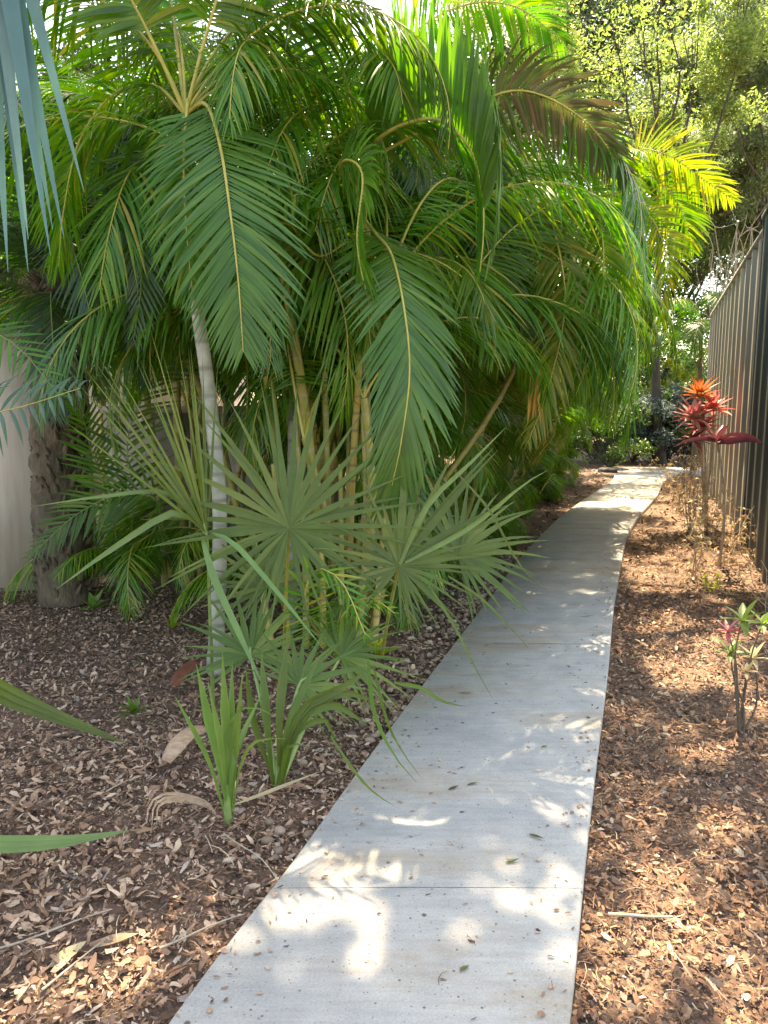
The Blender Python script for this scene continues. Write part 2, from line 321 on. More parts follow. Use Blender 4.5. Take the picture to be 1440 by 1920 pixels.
def scatter(n, ylo, yhi, side=None, xlo=None, xhi=None):
    y = R.uniform(ylo, yhi, n); x = R.uniform(-0.62*yhi-0.4, 0.62*yhi+0.4, n)
    if xlo is not None: x = R.uniform(xlo, xhi, n)
    keep = np.abs(x) < 0.6*y+0.5
    l, r = path_x(y)
    if side == 'L': keep &= x < l-0.005
    elif side == 'R': keep &= x > r+0.005
    keep &= ~((x > l-0.005) & (x < r+0.005) & (y < ymax+0.01)); keep &= ~((y >= ymax) & (y < ymax+1.92) & (x > l[0]*0+path_x(ymax)[0]+0.33) & (x < path_x(ymax)[1]+3.25))
    return x[keep], y[keep]
def frames(n, tilt):
    a = R.uniform(0, 2*math.pi, n); t = R.normal(0, tilt, n); s = R.normal(0, tilt, n)
    d = np.stack([np.cos(a)*np.cos(t), np.sin(a)*np.cos(t), np.sin(t)], -1)
    h = np.stack([-np.sin(a)*np.cos(s), np.cos(a)*np.cos(s), np.sin(s)], -1)
    h = nrm(h-d*(h*d).sum(-1, keepdims=True)); return d, h, np.cross(d, h)
def chips(mb, x, y, lmin, lmax, asp=(0.2, 0.55), tilt=0.4, zs=0.03):
    n = len(x); L = R.uniform(lmin, lmax, n)**1.0; W = L*R.uniform(*asp, n); d, h, nn = frames(n, tilt)
    l, r = path_x(y); dist = np.maximum(l-x, x-r); kk = np.clip((dist-0.05)/0.4, 0, 1)
    c = np.stack([x, y, hgt(x, y)*kk+R.uniform(0.0, zs, n)], -1)
    cv = R.uniform(-0.25, 0.35, n)
    V = []
    for u, w_ in ((-1, .55), (0, 1), (1, .4)):
        for v in (-1, 1):
            jit = R.normal(0, 0.08, (n, 3))*L[:, None]*0.6
            V.append(c+d*(u*L/2)[:, None]+h*(v*w_*W/2)[:, None]+nn*((0 if u else 1)*cv*W)[:, None]+jit)
    V = np.stack(V, 1)                                  # n,6,3
    q = np.array([[0, 2, 3, 1], [2, 4, 5, 3]])
    mb.add(V.reshape(-1, 3), (q[None]+np.arange(n)[:, None, None]*6).reshape(-1, 4))
def needles(mb, x, y, lmin, lmax, w=0.0025, tilt=0.25, z0=0.01, z1=0.035):
    n = len(x); L = R.uniform(lmin, lmax, n); d, h, nn = frames(n, tilt*0.5); c = np.stack([x, y, R.uniform(z0, z1, n)], -1)
    V = []; bend = R.normal(0, 0.12, n)
    for u in (-1, -0.3, 0.4, 1):
        for v in (-1, 1):
            V.append(c+d*(u*L/2)[:, None]+h*((1-u*u)*bend*L)[:, None]+h*(v*w/2)+nn*((1-u*u)*L*0.06)[:, None])
    V = np.stack(V, 1); q = np.array([[0, 2, 3, 1], [2, 4, 5, 3], [4, 6, 7, 5]])
    mb.add(V.reshape(-1, 3), (q[None]+np.arange(n)[:, None, None]*8).reshape(-1, 4))
mb = MB()
for (a, b_, cnt, l0, l1) in ((1.0, 3.2, 55000, .005, .018), (3.2, 6, 45000, .008, .024), (1.0, 3.0, 17000, .014, .052), (3.0, 5.5, 34000, .014, .046), (5.5, 9, 20000, .02, .05), (9, 19, 16000, .04, .10)):
    x, y = scatter(cnt, a, b_, 'L'); chips(mb, x, y, l0, l1)
tag(mb.build('mulch_chips', M['chip'], smooth=False), 'coarse brown bark mulch covering the bed left of the path', 'mulch', kind='stuff')
mb = MB()
for (a, b_, cnt, l0, l1) in ((1.0, 3.2, 50000, .005, .017), (3.2, 6, 30000, .008, .022), (1.0, 3.0, 20000, .010, .042), (3.0, 5.5, 34000, .012, .044), (5.5, 9, 26000, .02, .05), (9, 19, 14000, .04, .09)):
    x, y = scatter(cnt, a, b_, 'R'); chips(mb, x, y, l0, l1, (0.25, 0.6), 0.4)
tag(mb.build('mulch_shreds', M['straw'], smooth=False), 'fine reddish shredded mulch covering the bed right of the path', 'mulch', kind='stuff')
mb = MB()
x, y = scatter(7000, 1.0, 3.6, 'R'); needles(mb, x, y, .03, .09, .0022)
x, y = scatter(4000, 3.6, 8, 'R'); needles(mb, x, y, .04, .12, .004)
x, y = scatter(3500, 1.0, 4.5, 'L'); needles(mb, x, y, .04, .13, .0025)
tag(mb.build('pine_needles', M['straw'], smooth=False), 'thin dry needles strewn over the mulch', 'needles', kind='stuff')
mb = MB()                                            # bits of mulch and dust kicked onto the slab
n_ = 900; y = R.uniform(1.2, 12, n_)**1.0; l, r = path_x(y); e_ = np.minimum(np.abs(R.normal(0, .09, n_)), .45); x = np.where(R.random(n_) < .5, l+.01+e_, r-.01-e_)
m0 = len(mb.v); chips(mb, x, y, .006, .02, (.3, .7), .15, .002); mb.v[-1][:, 2] += PTOP+.004
n_ = 260; y = R.uniform(1.3, 9, n_); l, r = path_x(y); x = l+(r-l)*R.uniform(.05, .95, n_); chips(mb, x, y, .006, .022, (.2, .6), .12, .002); mb.v[-1][:, 2] += PTOP+.004
needles(mb, x[:70], y[:70], .02, .06, .002, .1, PTOP+.004, PTOP+.008)
tag(mb.build('path_litter', M['chip'], smooth=False), 'specks of bark and dry bits scattered over the concrete path', 'litter', kind='stuff')
# river pebbles along the left edge of the path
def blob(mb, c, rx, ry, rz, a=0, mi=0):
    k, m_ = 8, 5; V = []
    for i in range(m_+1):
        ph = -math.pi/2+math.pi*(i/m_)*0.998+0.001
        for j in range(k):
            th = j*2*math.pi/k; q = 1+R.uniform(-.06, .06)
            x = math.cos(ph)*math.cos(th)*rx*q; y = math.cos(ph)*math.sin(th)*ry*q; z = math.sin(ph)*rz
            V.append([c[0]+x*math.cos(a)-y*math.sin(a), c[1]+x*math.sin(a)+y*math.cos(a), c[2]+z])
    i = np.arange(m_)[:, None]*k; j = np.arange(k)[None]; j2 = (j+1) % k
    mb.add(V, np.stack([i+j, i+j2, i+k+j2, i+k+j], -1).reshape(-1, 4), mi)
mb = MB()
for q in range(800):
    y = random.uniform(2.2, 7.5); l, r = path_x(y); off = abs(random.gauss(0, 0.22))+0.02
    if 3.3 > y and random.random() < .65: continue
    s_ = random.uniform(.010, .028)
    blob(mb, (l-off, y, 0.014+s_*.3), s_, s_*random.uniform(.5, .9), s_*random.uniform(.4, .6), random.uniform(0, 3))
tag(mb.build('pebbles', M['pebble']), 'rounded tan pebbles mixed into the mulch along the left path edge', 'pebbles', kind='stuff')

# ------------------------------------------------------------------ foliage engine
def strips(mb, base, d, nn, L, W, droop, prof, segs=5, fold=0.35, mi=0, curl=None):
    """n blades: base (n,3), unit dir, unit normal, length, half width; prof = half-width profile at segs+1 stations"""
    n = len(base); side = nrm(np.cross(d, nn)); nn = nrm(np.cross(side, d))
    t = np.linspace(0, 1, segs+1); V = np.zeros((n, segs+1, 3, 3))
    L = np.broadcast_to(L, (n,)); W = np.broadcast_to(W, (n,)); droop = np.broadcast_to(droop, (n,))
    for i, tt in enumerate(t):
        dd = nrm(d+np.array([0, 0, -1.0])*(droop*tt)[:, None]*1.0)
        if i == 0: c = base.copy()
        else: c = c+dd*(L/segs)[:, None]
        nl = nrm(np.cross(side, dd)); w = (W*prof[i])[:, None]
        V[:, i, 0] = c-side*w+nl*w*fold; V[:, i, 1] = c; V[:, i, 2] = c+side*w+nl*w*fold
    q = []
    for i in range(segs):
        for j in range(2): a = i*3+j; q.append([a, a+1, a+4, a+3])
    q = np.array(q); mb.add(V.reshape(-1, 3), (q[None]+np.arange(n)[:, None, None]*3*(segs+1)).reshape(-1, 4), mi)
PROF = [0.35, 0.95, 1.0, 0.8, 0.45, 0.05]
def frond_mesh(P, side_ref, L=0.45, W=0.014, n=52, start=0.18, lift=0.35, a0=75, a1=28, droop=0.45, mb=None, segs=5, skip=0.02, jit=0.06, onesided=0, lprof=None):
    mb = mb or MB(); N = len(P)
    T = nrm(np.gradient(P, axis=0)); s = np.linspace(start, 0.995, n)
    side_ref = np.asarray(side_ref, float)
    idx = s*(N-1); i0 = np.floor(idx).astype(int); i0 = np.minimum(i0, N-2); fr = (idx-i0)[:, None]
    C = P[i0]*(1-fr)+P[i0+1]*fr; TT = nrm(T[i0]*(1-fr)+T[i0+1]*fr)
    S = nrm(side_ref-TT*(TT@side_ref)[:, None]); Nn = np.cross(S, TT)
    u = (s-start)/(1-start)
    ang = np.radians(a0+(a1-a0)*u**1.0)
    LL = L*(np.sin(np.pi*(0.16+0.80*u))**0.7 if lprof is None else np.interp(u, *lprof))
    for sg in ((-1, 1) if not onesided else (onesided,)):
        k = R.uniform(0, 1, n) > skip
        al = ang+R.normal(0, jit, n); li = lift+R.normal(0, jit*1.5, n)
        d = TT*np.cos(al)[:, None]+S*(sg*np.sin(al)*np.cos(li))[:, None]+Nn*(np.sin(al)*np.sin(li))[:, None]
        d = nrm(d)
        nrmv = nrm(Nn*np.cos(li)[:, None]-S*(sg*np.sin(li))[:, None])
        strips(mb, C[k], d[k], nrmv[k], (LL*R.uniform(.9, 1.08, n))[k], (W*np.sqrt(LL/L+.02))[k], (droop*R.uniform(.6, 1.4, n))[k], PROF, segs)
    return mb
def rachis_mesh(P, r0=0.012, r1=0.002, k=6):
    return MB().tube(P, np.linspace(r0, r1, len(P)), k)
def add_frond(root, P, side, leaf='areca', rach='rachis', label=None, r0=0.010, name='frond', **kw):
    o = np.array(root.location)
    f = frond_mesh(P, side, **kw).build(name, M[leaf], root, origin=o)
    r = rachis_mesh(P, r0).build('rachis', M[rach], f, origin=o)
    if label: f['label'] = label
    return f
# generic frond variants in local space: base at the origin, growing along +X and up, arching over
def arch(L, e0, e1, bend=0.0, n=26, pw=1.3):
    e = np.radians(e0+(e1-e0)*np.linspace(0, 1, n)**pw); yaw = np.linspace(0, bend, n)
    d = np.stack([np.cos(e)*np.cos(yaw), np.cos(e)*np.sin(yaw), np.sin(e)], -1)*(L/(n-1)); d[0] = 0
    return np.cumsum(d, axis=0)
class Proto: pass
def proto(LEN, e0, e1, leaf, rach='rachis', bend=0.0, **kw):
    P = arch(LEN, e0, e1, bend); p = Proto(); p.tip = P[-1].copy(); r0 = kw.pop('r0', 0.009)
    p.f = frond_mesh(P, (0, 1, 0), **kw).build('frond', M[leaf]); p.r = rachis_mesh(P, r0).build('rachis', M[rach], p.f)
    return p
def inst(p, root, loc, rz, rx=0.0, ry=0.0, s=1.0):
    for _ in range(5):                                  # fronds keep clear of the near path
        t = p.tip*s; w = [root.location[0]+loc[0]+t[0]*math.cos(rz)-t[1]*math.sin(rz), root.location[1]+loc[1]+t[0]*math.sin(rz)+t[1]*math.cos(rz), loc[2]+t[2]]
        if w[2] < 1.5 and -1 < w[1] < 19 and w[0] > path_x(min(w[1], ymax))[0]-(.15 if w[1] < 9 else .35): rz += 1.1
        elif w[1] < 3.5: rz += 1.1
        else: break
    f = p.f.copy(); COL.objects.link(f); f.parent = root; f.location = [float(v) for v in loc]
    f.rotation_mode = 'ZYX'; f.rotation_euler = (rx, ry, rz); f.scale = (s, s, s)
    r = p.r.copy(); COL.objects.link(r); r.parent = f; return f
AR = [proto(1.9, 72, -70, 'areca', n=66, W=.0100, L=0.52, lift=.35, droop=.8, jit=.1, skip=.05), proto(2.1, 66, -82, 'areca', bend=.35, n=70, W=.0098, L=0.52, lift=.2, droop=.95, jit=.12, skip=.06),
      proto(1.7, 78, -45, 'areca', bend=-.3, n=62, W=.0098, L=0.50, lift=.4, droop=.7, jit=.1, skip=.05), proto(2.2, 60, -90, 'areca_dark', n=70, W=.0098, L=0.52, lift=.1, droop=1.0, jit=.12, skip=.05),
      proto(1.6, 50, -85, 'areca', bend=.25, n=60, W=.0090, L=0.44, lift=.25, droop=.8, jit=.12, skip=.05), proto(1.8, 82, 0, 'areca', n=62, W=.0100, L=0.48, lift=.45, droop=.6, jit=.1),
      proto(1.8, 62, -86, 'areca_yellow', bend=-.2, n=60, W=.0092, L=0.46, lift=.2, droop=.9, jit=.14, skip=.1), proto(2.3, 55, -92, 'areca', bend=-.15, n=74, W=.0090, L=0.50, lift=.1, droop=1.2, jit=.14, skip=.06)]
DT = [proto(2.0, 62, -50, 'date', 'rachis_green', n=60, L=0.42, W=.011, lift=.5, a0=60, a1=25, droop=.15, start=.1),
      proto(1.9, 35, -75, 'date', 'rachis_green', n=60, L=0.42, W=.011, lift=.35, a0=62, a1=25, droop=.2, start=.1),
      proto(1.7, 5, -80, 'date', 'rachis_green', bend=.3, n=54, L=0.40, W=.011, lift=.25, a0=62, a1=25, droop=.25, start=.1)]

def cane_curve(base, top, n=14, sway=0.05):
    base = np.asarray(base, float); top = np.asarray(top, float); t = np.linspace(0, 1, n)[:, None]
    sw = np.sin(t*math.pi)*np.array([R.normal(0, sway), R.normal(0, sway), 0])
    out = base+(top-base)*t+sw; hz = (top-base)*np.array([1, 1, 0]); out -= hz*(np.sin(t*math.pi))*0.12
    return out
def areca_clump(base, label, group, ncane=9, spread=0.4, hmin=.9, hmax=2.4, per=4, seed=1, protos=(0, 1, 2, 3, 4, 5), bias=None, smin=.85, smax=1.1, low=6):
    rr = random.Random(seed); root = empty('areca_palm', base, label, 'palm', group); o = np.array(base)
    for i in range(ncane):
        a = rr.uniform(0, 2*math.pi); r = spread*math.sqrt(rr.random()); h = rr.uniform(hmin, hmax)
        b = o+np.array([r*math.cos(a)*.6, r*math.sin(a)*.6, 0]); t = o+np.array([r*math.cos(a)*1.9, r*math.sin(a)*1.9, h])
        P = cane_curve(b, t); rad = rr.uniform(.018, .03)
        c = MB().tube(P, np.linspace(rad*1.2, rad*.8, len(P)), 9).build('cane', M['cane_gold' if rr.random() < .3 else 'cane'], root, origin=o)
        a0 = rr.uniform(0, 2*math.pi)
        for j in range(per):
            aa = a0+j*2*math.pi/per+rr.uniform(-.5, .5)
            if bias is not None and rr.random() < .55: aa = bias+rr.uniform(-1.1, 1.1)
            inst(AR[rr.choice(protos)], root, t-o, aa, rr.uniform(-.25, .25), rr.uniform(-.2, .25), rr.uniform(smin, smax))
    for j in range(low):
        a = rr.uniform(0, 2*math.pi) if bias is None or rr.random() < .3 else bias+rr.uniform(-1.3, 1.3); r = rr.uniform(.1, spread)
        inst(AR[4], root, (r*math.cos(a), r*math.sin(a), rr.uniform(.05, .5)), a, rr.uniform(-.3, .3), rr.uniform(-.2, .3), rr.uniform(.6, .85))
    return root

# leafy crowns
def corridor(P):                                        # leaves to cut so sun reaches the far bed and ti plants
    hit = np.zeros(len(P), bool)
    for z in (.5, 1.2, 1.9, 2.6, 3.6, 4.6):
        Q = P-SUN[None]*((P[:, 2]-z)/SUN[2])[:, None]; r_ = path_x(Q[:, 1])[1]
        hit |= (P[:, 2] > z+1) & (Q[:, 1] > 8.2) & (Q[:, 1] < 12.5) & (Q[:, 0] > r_-.3) & (Q[:, 0] < r_+1.7)
    return hit
def gap(P):                                             # crown leaves cut away so sun reaches the fence and far bed
    s_ = SUN; A_ = np.array([1.23, 0, 0]); w_ = nrm(np.array([-1, .36, 0.])); t = ((P-A_)@w_)/(s_@w_); H = P-s_[None]*t[:, None]
    hit = (t > 0) & (H[:, 1] > 8.5) & (H[:, 1] < 15.4) & (H[:, 2] > 0) & (H[:, 2] < 3.5)
    t2 = P[:, 2]/s_[2]; Gd = P-s_[None]*t2[:, None]; l_, r_ = path_x(Gd[:, 1]); hit |= (Gd[:, 1] > 9) & (Gd[:, 1] < 16) & (Gd[:, 0] > l_-.6) & (Gd[:, 0] < r_+1.3)
    return ~((hit | corridor(P)) & (R.random(len(P)) < .9))
def leaf_cloud(mb, centres, radii, per, size, squash=0.7, shell=0.55, keepf=None, mi=0):
    C = np.repeat(np.asarray(centres), per, 0); RR = np.repeat(np.asarray(radii), per)
    n = len(C); d = nrm(R.normal(0, 1, (n, 3))); rad = RR*(shell+(1-shell)*R.random(n)); d[:, 2] *= squash
    P = C+d*rad[:, None]
    if keepf is not None:
        k = keepf(P); P = P[k]; d = d[k]; n = len(P)
    a, b_, nn = frames(n, 0.6); dd = nrm(a+np.array([0, 0, -.35])); h = nrm(np.cross(dd, nrm(nn+d*.5))); s = size*R.uniform(.6, 1.25, n)[:, None]
    w = 0.38; fold = np.cross(dd, h)*s*.08
    V = np.stack([P-dd*s*.5, P-h*s*w*.5+fold, P+dd*s*.5, P+h*s*w*.5+fold], 1)
    mb.add(V.reshape(-1, 3), np.arange(n*4).reshape(-1, 4), mi)
def crown_points(c, rx, ry, rz, n, rng):
    d = nrm(rng.normal(0, 1, (n, 3))); r = rng.random(n)**0.45
    return np.asarray(c)+d*r[:, None]*np.array([rx, ry, rz])
def limb(mb, a, b_, r0, r1, sag=0.1, k=7, n=9):
    a = np.asarray(a, float); b_ = np.asarray(b_, float); t = np.linspace(0, 1, n)[:, None]; L = np.linalg.norm(b_-a)
    P = a+(b_-a)*t+np.sin(t*math.pi)*R.normal(0, sag*L*.5, 3)+np.sin(t*2*math.pi)*R.normal(0, sag*L*.25, 3)
    mb.tube(P, np.linspace(r0, r1, n), k); return P
def tree(base, label, group, crown_c, cr, nclump, clump_r, per, size, leaf, bark='bark_dark', tr=0.18, seed=1, keepf=None, name='tree', squash=.7, limbs=9, cat='tree'):
    rng = np.random.default_rng(seed); root = empty(name, base, label, cat, group); o = np.array(base, float)
    cc = np.asarray(crown_c, float); pts = crown_points(cc, *cr, nclump, rng)
    t = MB(); fork = o+(cc-o)*np.array([.55, .55, .55]); limb(t, o, fork, tr*1.25, tr*.7, .05, 12, 12)
    sel = rng.choice(len(pts), min(limbs, len(pts)), replace=False)
    for i in sel:
        mid = fork+(pts[i]-fork)*.55+rng.normal(0, .25, 3); limb(t, fork, mid, tr*.45, tr*.22, .08); limb(t, mid, pts[i], tr*.22, tr*.05, .1)
        for q in range(3):
            e = pts[i]+rng.normal(0, clump_r*.7, 3); limb(t, mid+(pts[i]-mid)*.5, e, tr*.1, tr*.03, .1, 5, 5)
    t.build('trunk', M[bark], root, origin=o)
    m_ = MB(); leaf_cloud(m_, pts, rng.uniform(.6, 1.25, nclump)*clump_r, per, size, squash, .35, keepf or gap)
    m_.build('crown', M[leaf], root, origin=o, smooth=False)
    return root

# ------------------------------------------------------------------ walls and fences
u = np.array([.339, .941, 0]); u /= np.linalg.norm(u); nv = np.array([-u[1], u[0], 0])     # nv faces the path
def fence_pt(Y): return np.array([1.23+.36*Y, Y, 0])
def ribbed(a, b_, h, leaf, name, label, period, depth, post_at, capmat):
    a = np.asarray(a); b_ = np.asarray(b_); L = np.linalg.norm(b_-a); d = (b_-a)/L; nn = np.array([-d[1], d[0], 0])
    root = empty(name, a, label, 'fence'); s = 0; prof = []
    while s < L:
        for ds, dp in ((0, 0), (.50, 0), (.58, 1), (.86, 1), (.94, 0)):
            prof.append((min(s+ds*period, L), dp*depth))
        s += period
    V = []
    for s_, dp in prof:
        for z in (0.0, h): p = a+d*s_+nn*dp; V.append([p[0], p[1], z])
    for s_, dp in prof:
        for z in (0.0, h): p = a+d*s_-nn*.012; V.append([p[0], p[1], z])
    k = len(prof)*2; q = [[2*i, 2*i+1, 2*i+3, 2*i+2] for i in range(len(prof)-1)]+[[k+2*i, k+2*i+2, k+2*i+3, k+2*i+1] for i in range(len(prof)-1)]
    q += [[0, k, k+1, 1], [k-2, k-1, 2*k-1, 2*k-2]]
    MB().add(V, q).build('panel', M[leaf], root, origin=a, smooth=False)
    Mx = np.eye(4); Mx[:3, 0] = d; Mx[:3, 1] = nn; Mx[:3, 3] = a
    MB().box((0, -.03, h+.001), (L, depth+.018, h+.04), Mx).build('capping', M[capmat], root, origin=a, smooth=False)
    for s_ in post_at: MB().box((s_-.04, -.10, 0), (s_+.04, -.015, h+.0), Mx).build('post', M[capmat], root, origin=a, smooth=False)
    return root
ribbed(fence_pt(5.0)+nv*.16, fence_pt(7.9)+nv*.16, 3.42, 'charcoal', 'metal_fence', 'tall charcoal ribbed metal fence at the right edge', .50, .022, (.1, 1.5, 2.9), 'charcoal')
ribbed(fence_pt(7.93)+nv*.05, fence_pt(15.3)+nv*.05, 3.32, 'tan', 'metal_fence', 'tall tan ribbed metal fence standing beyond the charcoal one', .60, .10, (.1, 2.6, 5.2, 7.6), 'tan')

# cream garden wall, running behind the date palm
wall = empty('garden_wall', (-7, 6.55, 0), 'cream rendered garden wall standing behind the brown palm trunk', 'wall')
a, b_ = np.array([-9, 4.7, 0]), np.array([-2.42, 6.1, 0]); L = np.linalg.norm(b_-a); d = (b_-a)/L; Mx = np.eye(4); Mx[:3, 0] = d; Mx[:3, 1] = np.cross(UP, d); Mx[:3, 3] = a
mbw = MB(); w_ = 1.3
for i in range(int(L/w_)+1): mbw.box((i*w_+.004, 0, 0), (min((i+1)*w_, L)-.004, .12, 2.05), Mx)
wall.location = a.tolist()
mbw.build('rendered_face', M['cream'], wall, origin=a, smooth=False)
MB().box((-.03, -.03, 2.052), (L+.03, .15, 2.11), Mx).build('coping', M['cream'], wall, origin=a, smooth=False)
lw = empty('low_wall', (-2.4, 7.4, 0), 'low grey wall in the shade between the brown trunk and the pale trunks', 'wall')
LM = MB(); LM.box((-2.75, 7.3, 0), (-1.62, 7.45, 1.45)).box((-1.61, 7.3, 0), (-.4, 7.45, 1.45)); LM.build('rendered_face', M['greywall'], lw, origin=np.array([-2.4, 7.4, 0]), smooth=False)
MB().box((-2.78, 7.27, 1.452), (-.37, 7.48, 1.52)).build('coping', M['greywall'], lw, origin=np.array([-2.4, 7.4, 0]), smooth=False)
# pale house beyond
house = empty('house', (-9, 14, 0), 'pale cream house half hidden behind palms at the left', 'house')
o = np.array([-9, 14, 0.]); hm = MB(); hm.box((-14, 14, 0), (-3.6, 20, 3.1)); hm.build('wall', M['cream'], house, origin=o, smooth=False)
rm_ = MB(); rm_.add([[-14.5, 13.5, 3.1], [-3.1, 13.5, 3.1], [-3.1, 20.5, 3.1], [-14.5, 20.5, 3.1], [-12, 17, 4.9], [-5.5, 17, 4.9]], [[0, 1, 5, 4], [2, 3, 4, 5], [1, 2, 5, 5], [3, 0, 4, 4]][:2]+[[1, 2, 5, 5]][:0]+[[0, 3, 2, 1]])
rm_.add([[-3.1, 13.5, 3.1], [-3.1, 20.5, 3.1], [-5.5, 17.01, 4.89], [-5.5, 16.99, 4.89]], [[0, 1, 2, 3]]); rm_.build('roof', M['bark_dark'], house, origin=o, smooth=False)
# ------------------------------------------------------------------ PLANTS
# ---- trees top right, with sky showing through
T = []
def tr_px(px, py, Y): return at(px, py, Y)
G1 = 'trees beyond the end of the path'
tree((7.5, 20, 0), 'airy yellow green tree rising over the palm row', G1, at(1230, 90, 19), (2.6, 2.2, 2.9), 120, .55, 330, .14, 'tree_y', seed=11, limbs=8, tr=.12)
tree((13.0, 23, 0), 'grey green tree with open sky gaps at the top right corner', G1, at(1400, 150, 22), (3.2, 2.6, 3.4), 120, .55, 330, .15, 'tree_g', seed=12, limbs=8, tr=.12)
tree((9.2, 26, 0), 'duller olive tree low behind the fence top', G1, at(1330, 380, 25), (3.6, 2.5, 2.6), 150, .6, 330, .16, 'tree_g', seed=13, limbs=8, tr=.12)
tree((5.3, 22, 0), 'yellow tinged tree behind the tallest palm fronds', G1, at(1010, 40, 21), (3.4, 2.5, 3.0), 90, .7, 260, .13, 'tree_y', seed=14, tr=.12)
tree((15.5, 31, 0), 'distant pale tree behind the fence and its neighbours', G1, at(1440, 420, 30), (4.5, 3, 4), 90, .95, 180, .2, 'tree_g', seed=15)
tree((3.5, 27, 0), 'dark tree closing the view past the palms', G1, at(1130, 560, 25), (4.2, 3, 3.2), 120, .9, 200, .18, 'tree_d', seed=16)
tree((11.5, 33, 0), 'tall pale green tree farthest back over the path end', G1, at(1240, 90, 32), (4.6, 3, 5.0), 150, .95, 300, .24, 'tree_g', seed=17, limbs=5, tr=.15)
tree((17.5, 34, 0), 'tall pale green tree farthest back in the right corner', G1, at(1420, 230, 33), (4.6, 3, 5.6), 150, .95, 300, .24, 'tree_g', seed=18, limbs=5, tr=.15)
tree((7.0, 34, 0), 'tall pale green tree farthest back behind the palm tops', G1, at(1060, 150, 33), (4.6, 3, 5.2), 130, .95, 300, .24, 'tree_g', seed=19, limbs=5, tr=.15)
# ---- dense trees behind the palms, left
G2 = 'dark trees behind the palm row'
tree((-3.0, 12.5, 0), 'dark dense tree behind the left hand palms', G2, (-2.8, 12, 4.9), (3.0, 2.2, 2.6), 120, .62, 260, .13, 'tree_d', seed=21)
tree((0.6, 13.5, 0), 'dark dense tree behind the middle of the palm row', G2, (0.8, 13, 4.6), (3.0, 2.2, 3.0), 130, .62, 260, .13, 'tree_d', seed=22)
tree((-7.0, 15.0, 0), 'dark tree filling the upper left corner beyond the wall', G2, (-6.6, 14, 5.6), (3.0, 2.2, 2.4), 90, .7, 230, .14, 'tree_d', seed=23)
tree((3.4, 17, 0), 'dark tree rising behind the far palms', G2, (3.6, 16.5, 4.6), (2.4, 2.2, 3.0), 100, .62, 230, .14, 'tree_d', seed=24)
# ---- overhead shade tree: placed out of view for shade, leaves cut to shape the sun patches
PATCH = [(650,1705,34,22),(565,1790,48,30),(700,1850,80,40),(600,1760,30,30),(780,1790,26,22),(850,1885,50,28),(610,1900,45,20),(1035,1790,34,50),(1060,1700,14,25),(955,1905,40,16),(1130,1225,38,10),(1060,1072,55,10),(1020,1035,30,8),(1090,1090,30,6),
 (1290,1265,85,32),(1410,1310,45,40),(1340,1410,55,25),(1430,1480,25,30),(1370,1570,70,30),(1240,1660,60,25),(1190,1740,85,35),(1300,1790,50,26),(1150,1850,65,50),(1250,1890,60,30),(1410,1720,35,30),
 (150,1850,110,50),(300,1690,55,26),(250,1780,70,26),(60,1900,80,30),(210,1620,60,24),(120,1560,40,14),(400,1840,40,30),(330,1850,60,25),(90,1740,40,16),(1250,1010,60,12),(1230,960,60,12),(700,1040,40,10)]
def sunlit(P):  # drops canopy leaves that would block the chosen sun patches
    t = P[:, 2]/SUN[2]; Gd = P-SUN[None]*t[:, None]; Gd[:, 2] = 0; ok = Gd[:, 1] > 1.0
    G2_ = Gd.copy(); G2_[~ok, 1] = 5.0
    px, py = to_px(G2_); px0, py0 = px, py; w = np.clip((py-1500)/200, 0, 1)
    px, py = px+w*(26*np.sin(py/17+px/31)+16*np.sin(py/9-px/13+2)), py+w*(16*np.sin(px/15+py/37+1)+9*np.sin(px/8-py/21))
    hit = np.zeros(len(P), bool)
    for cx, cy, rx, ry in PATCH: hit |= (((px-cx)/rx)**2+((py-cy)/ry)**2) < (1.5 if cx < 420 else 1.25)
    ac = Gd[:, 0]*.93+Gd[:, 1]*.36; sx_ = 1.3*np.sin(ac*34+1.5*np.sin(Gd[:, 1]*5))+np.sin(Gd[:, 1]*13-Gd[:, 0]*7+1); hit &= (sx_ > -.5) | (px > 1130) | (px < 420)
    hit |= (py < 925) & (px > 900)
    t3 = (P[:, 2]-2.4)/SUN[2]; Q3 = P-SUN[None]*t3[:, None]; hit |= (Q3[:, 1] > 5.6) & (Q3[:, 0] < path_x(Q3[:, 1])[0]-.9) & (R.random(len(P)) < .65)
    rel = P-at(790, 130, 3.9); near = np.linalg.norm(rel-SUN[None]*(rel@SUN)[:, None], axis=1) < .28  # hole cut in the canopy so sun reaches the comb frond
    hit |= corridor(P) | near
    hit &= ok | near | (Q3[:, 1] > 5.6)
    return ~(hit & (R.random(len(P)) < .985))
root = empty('unseen_shade_tree', (7.2, 8.6, 0), 'unseen tree added overhead to shade the path, crown cut for sun patches', 'tree')
o = np.array([7.2, 8.6, 0.]); rng = np.random.default_rng(31)
t = MB(); fork = np.array([6.6, 8.8, 6.2]); limb(t, o, fork, .26, .18, .03, 12, 12)
ends = []
for e in ((-3.6, 8.4, 9.2), (-1.8, 10.8, 9.8), (.6, 7.4, 8.9), (1.6, 11.6, 10.0), (3.4, 9.0, 9.3), (4.8, 6.4, 8.8), (5.2, 12, 9.9), (-.6, 6.2, 8.8), (2.2, 5.4, 8.8)):
    e = np.array(e); mid = fork+(e-fork)*.5+np.array([0, 0, .5]); limb(t, fork, mid, .11, .06, .03); limb(t, mid, e, .06, .02, .06)
tk = t.build('trunk', M['bark_dark'], root, origin=o)
nC = 1150; cx = rng.uniform(-4.6, 7.6, nC); cy = rng.uniform(3.8, 16.5, nC); cz = 8.6+0.5*np.clip(cy-11, 0, 9)+rng.uniform(0, 1.5, nC)
mcr = MB(); leaf_cloud(mcr, np.stack([cx, cy, cz], -1), rng.uniform(.3, .6, nC), 110, .22, .5, .1, sunlit)
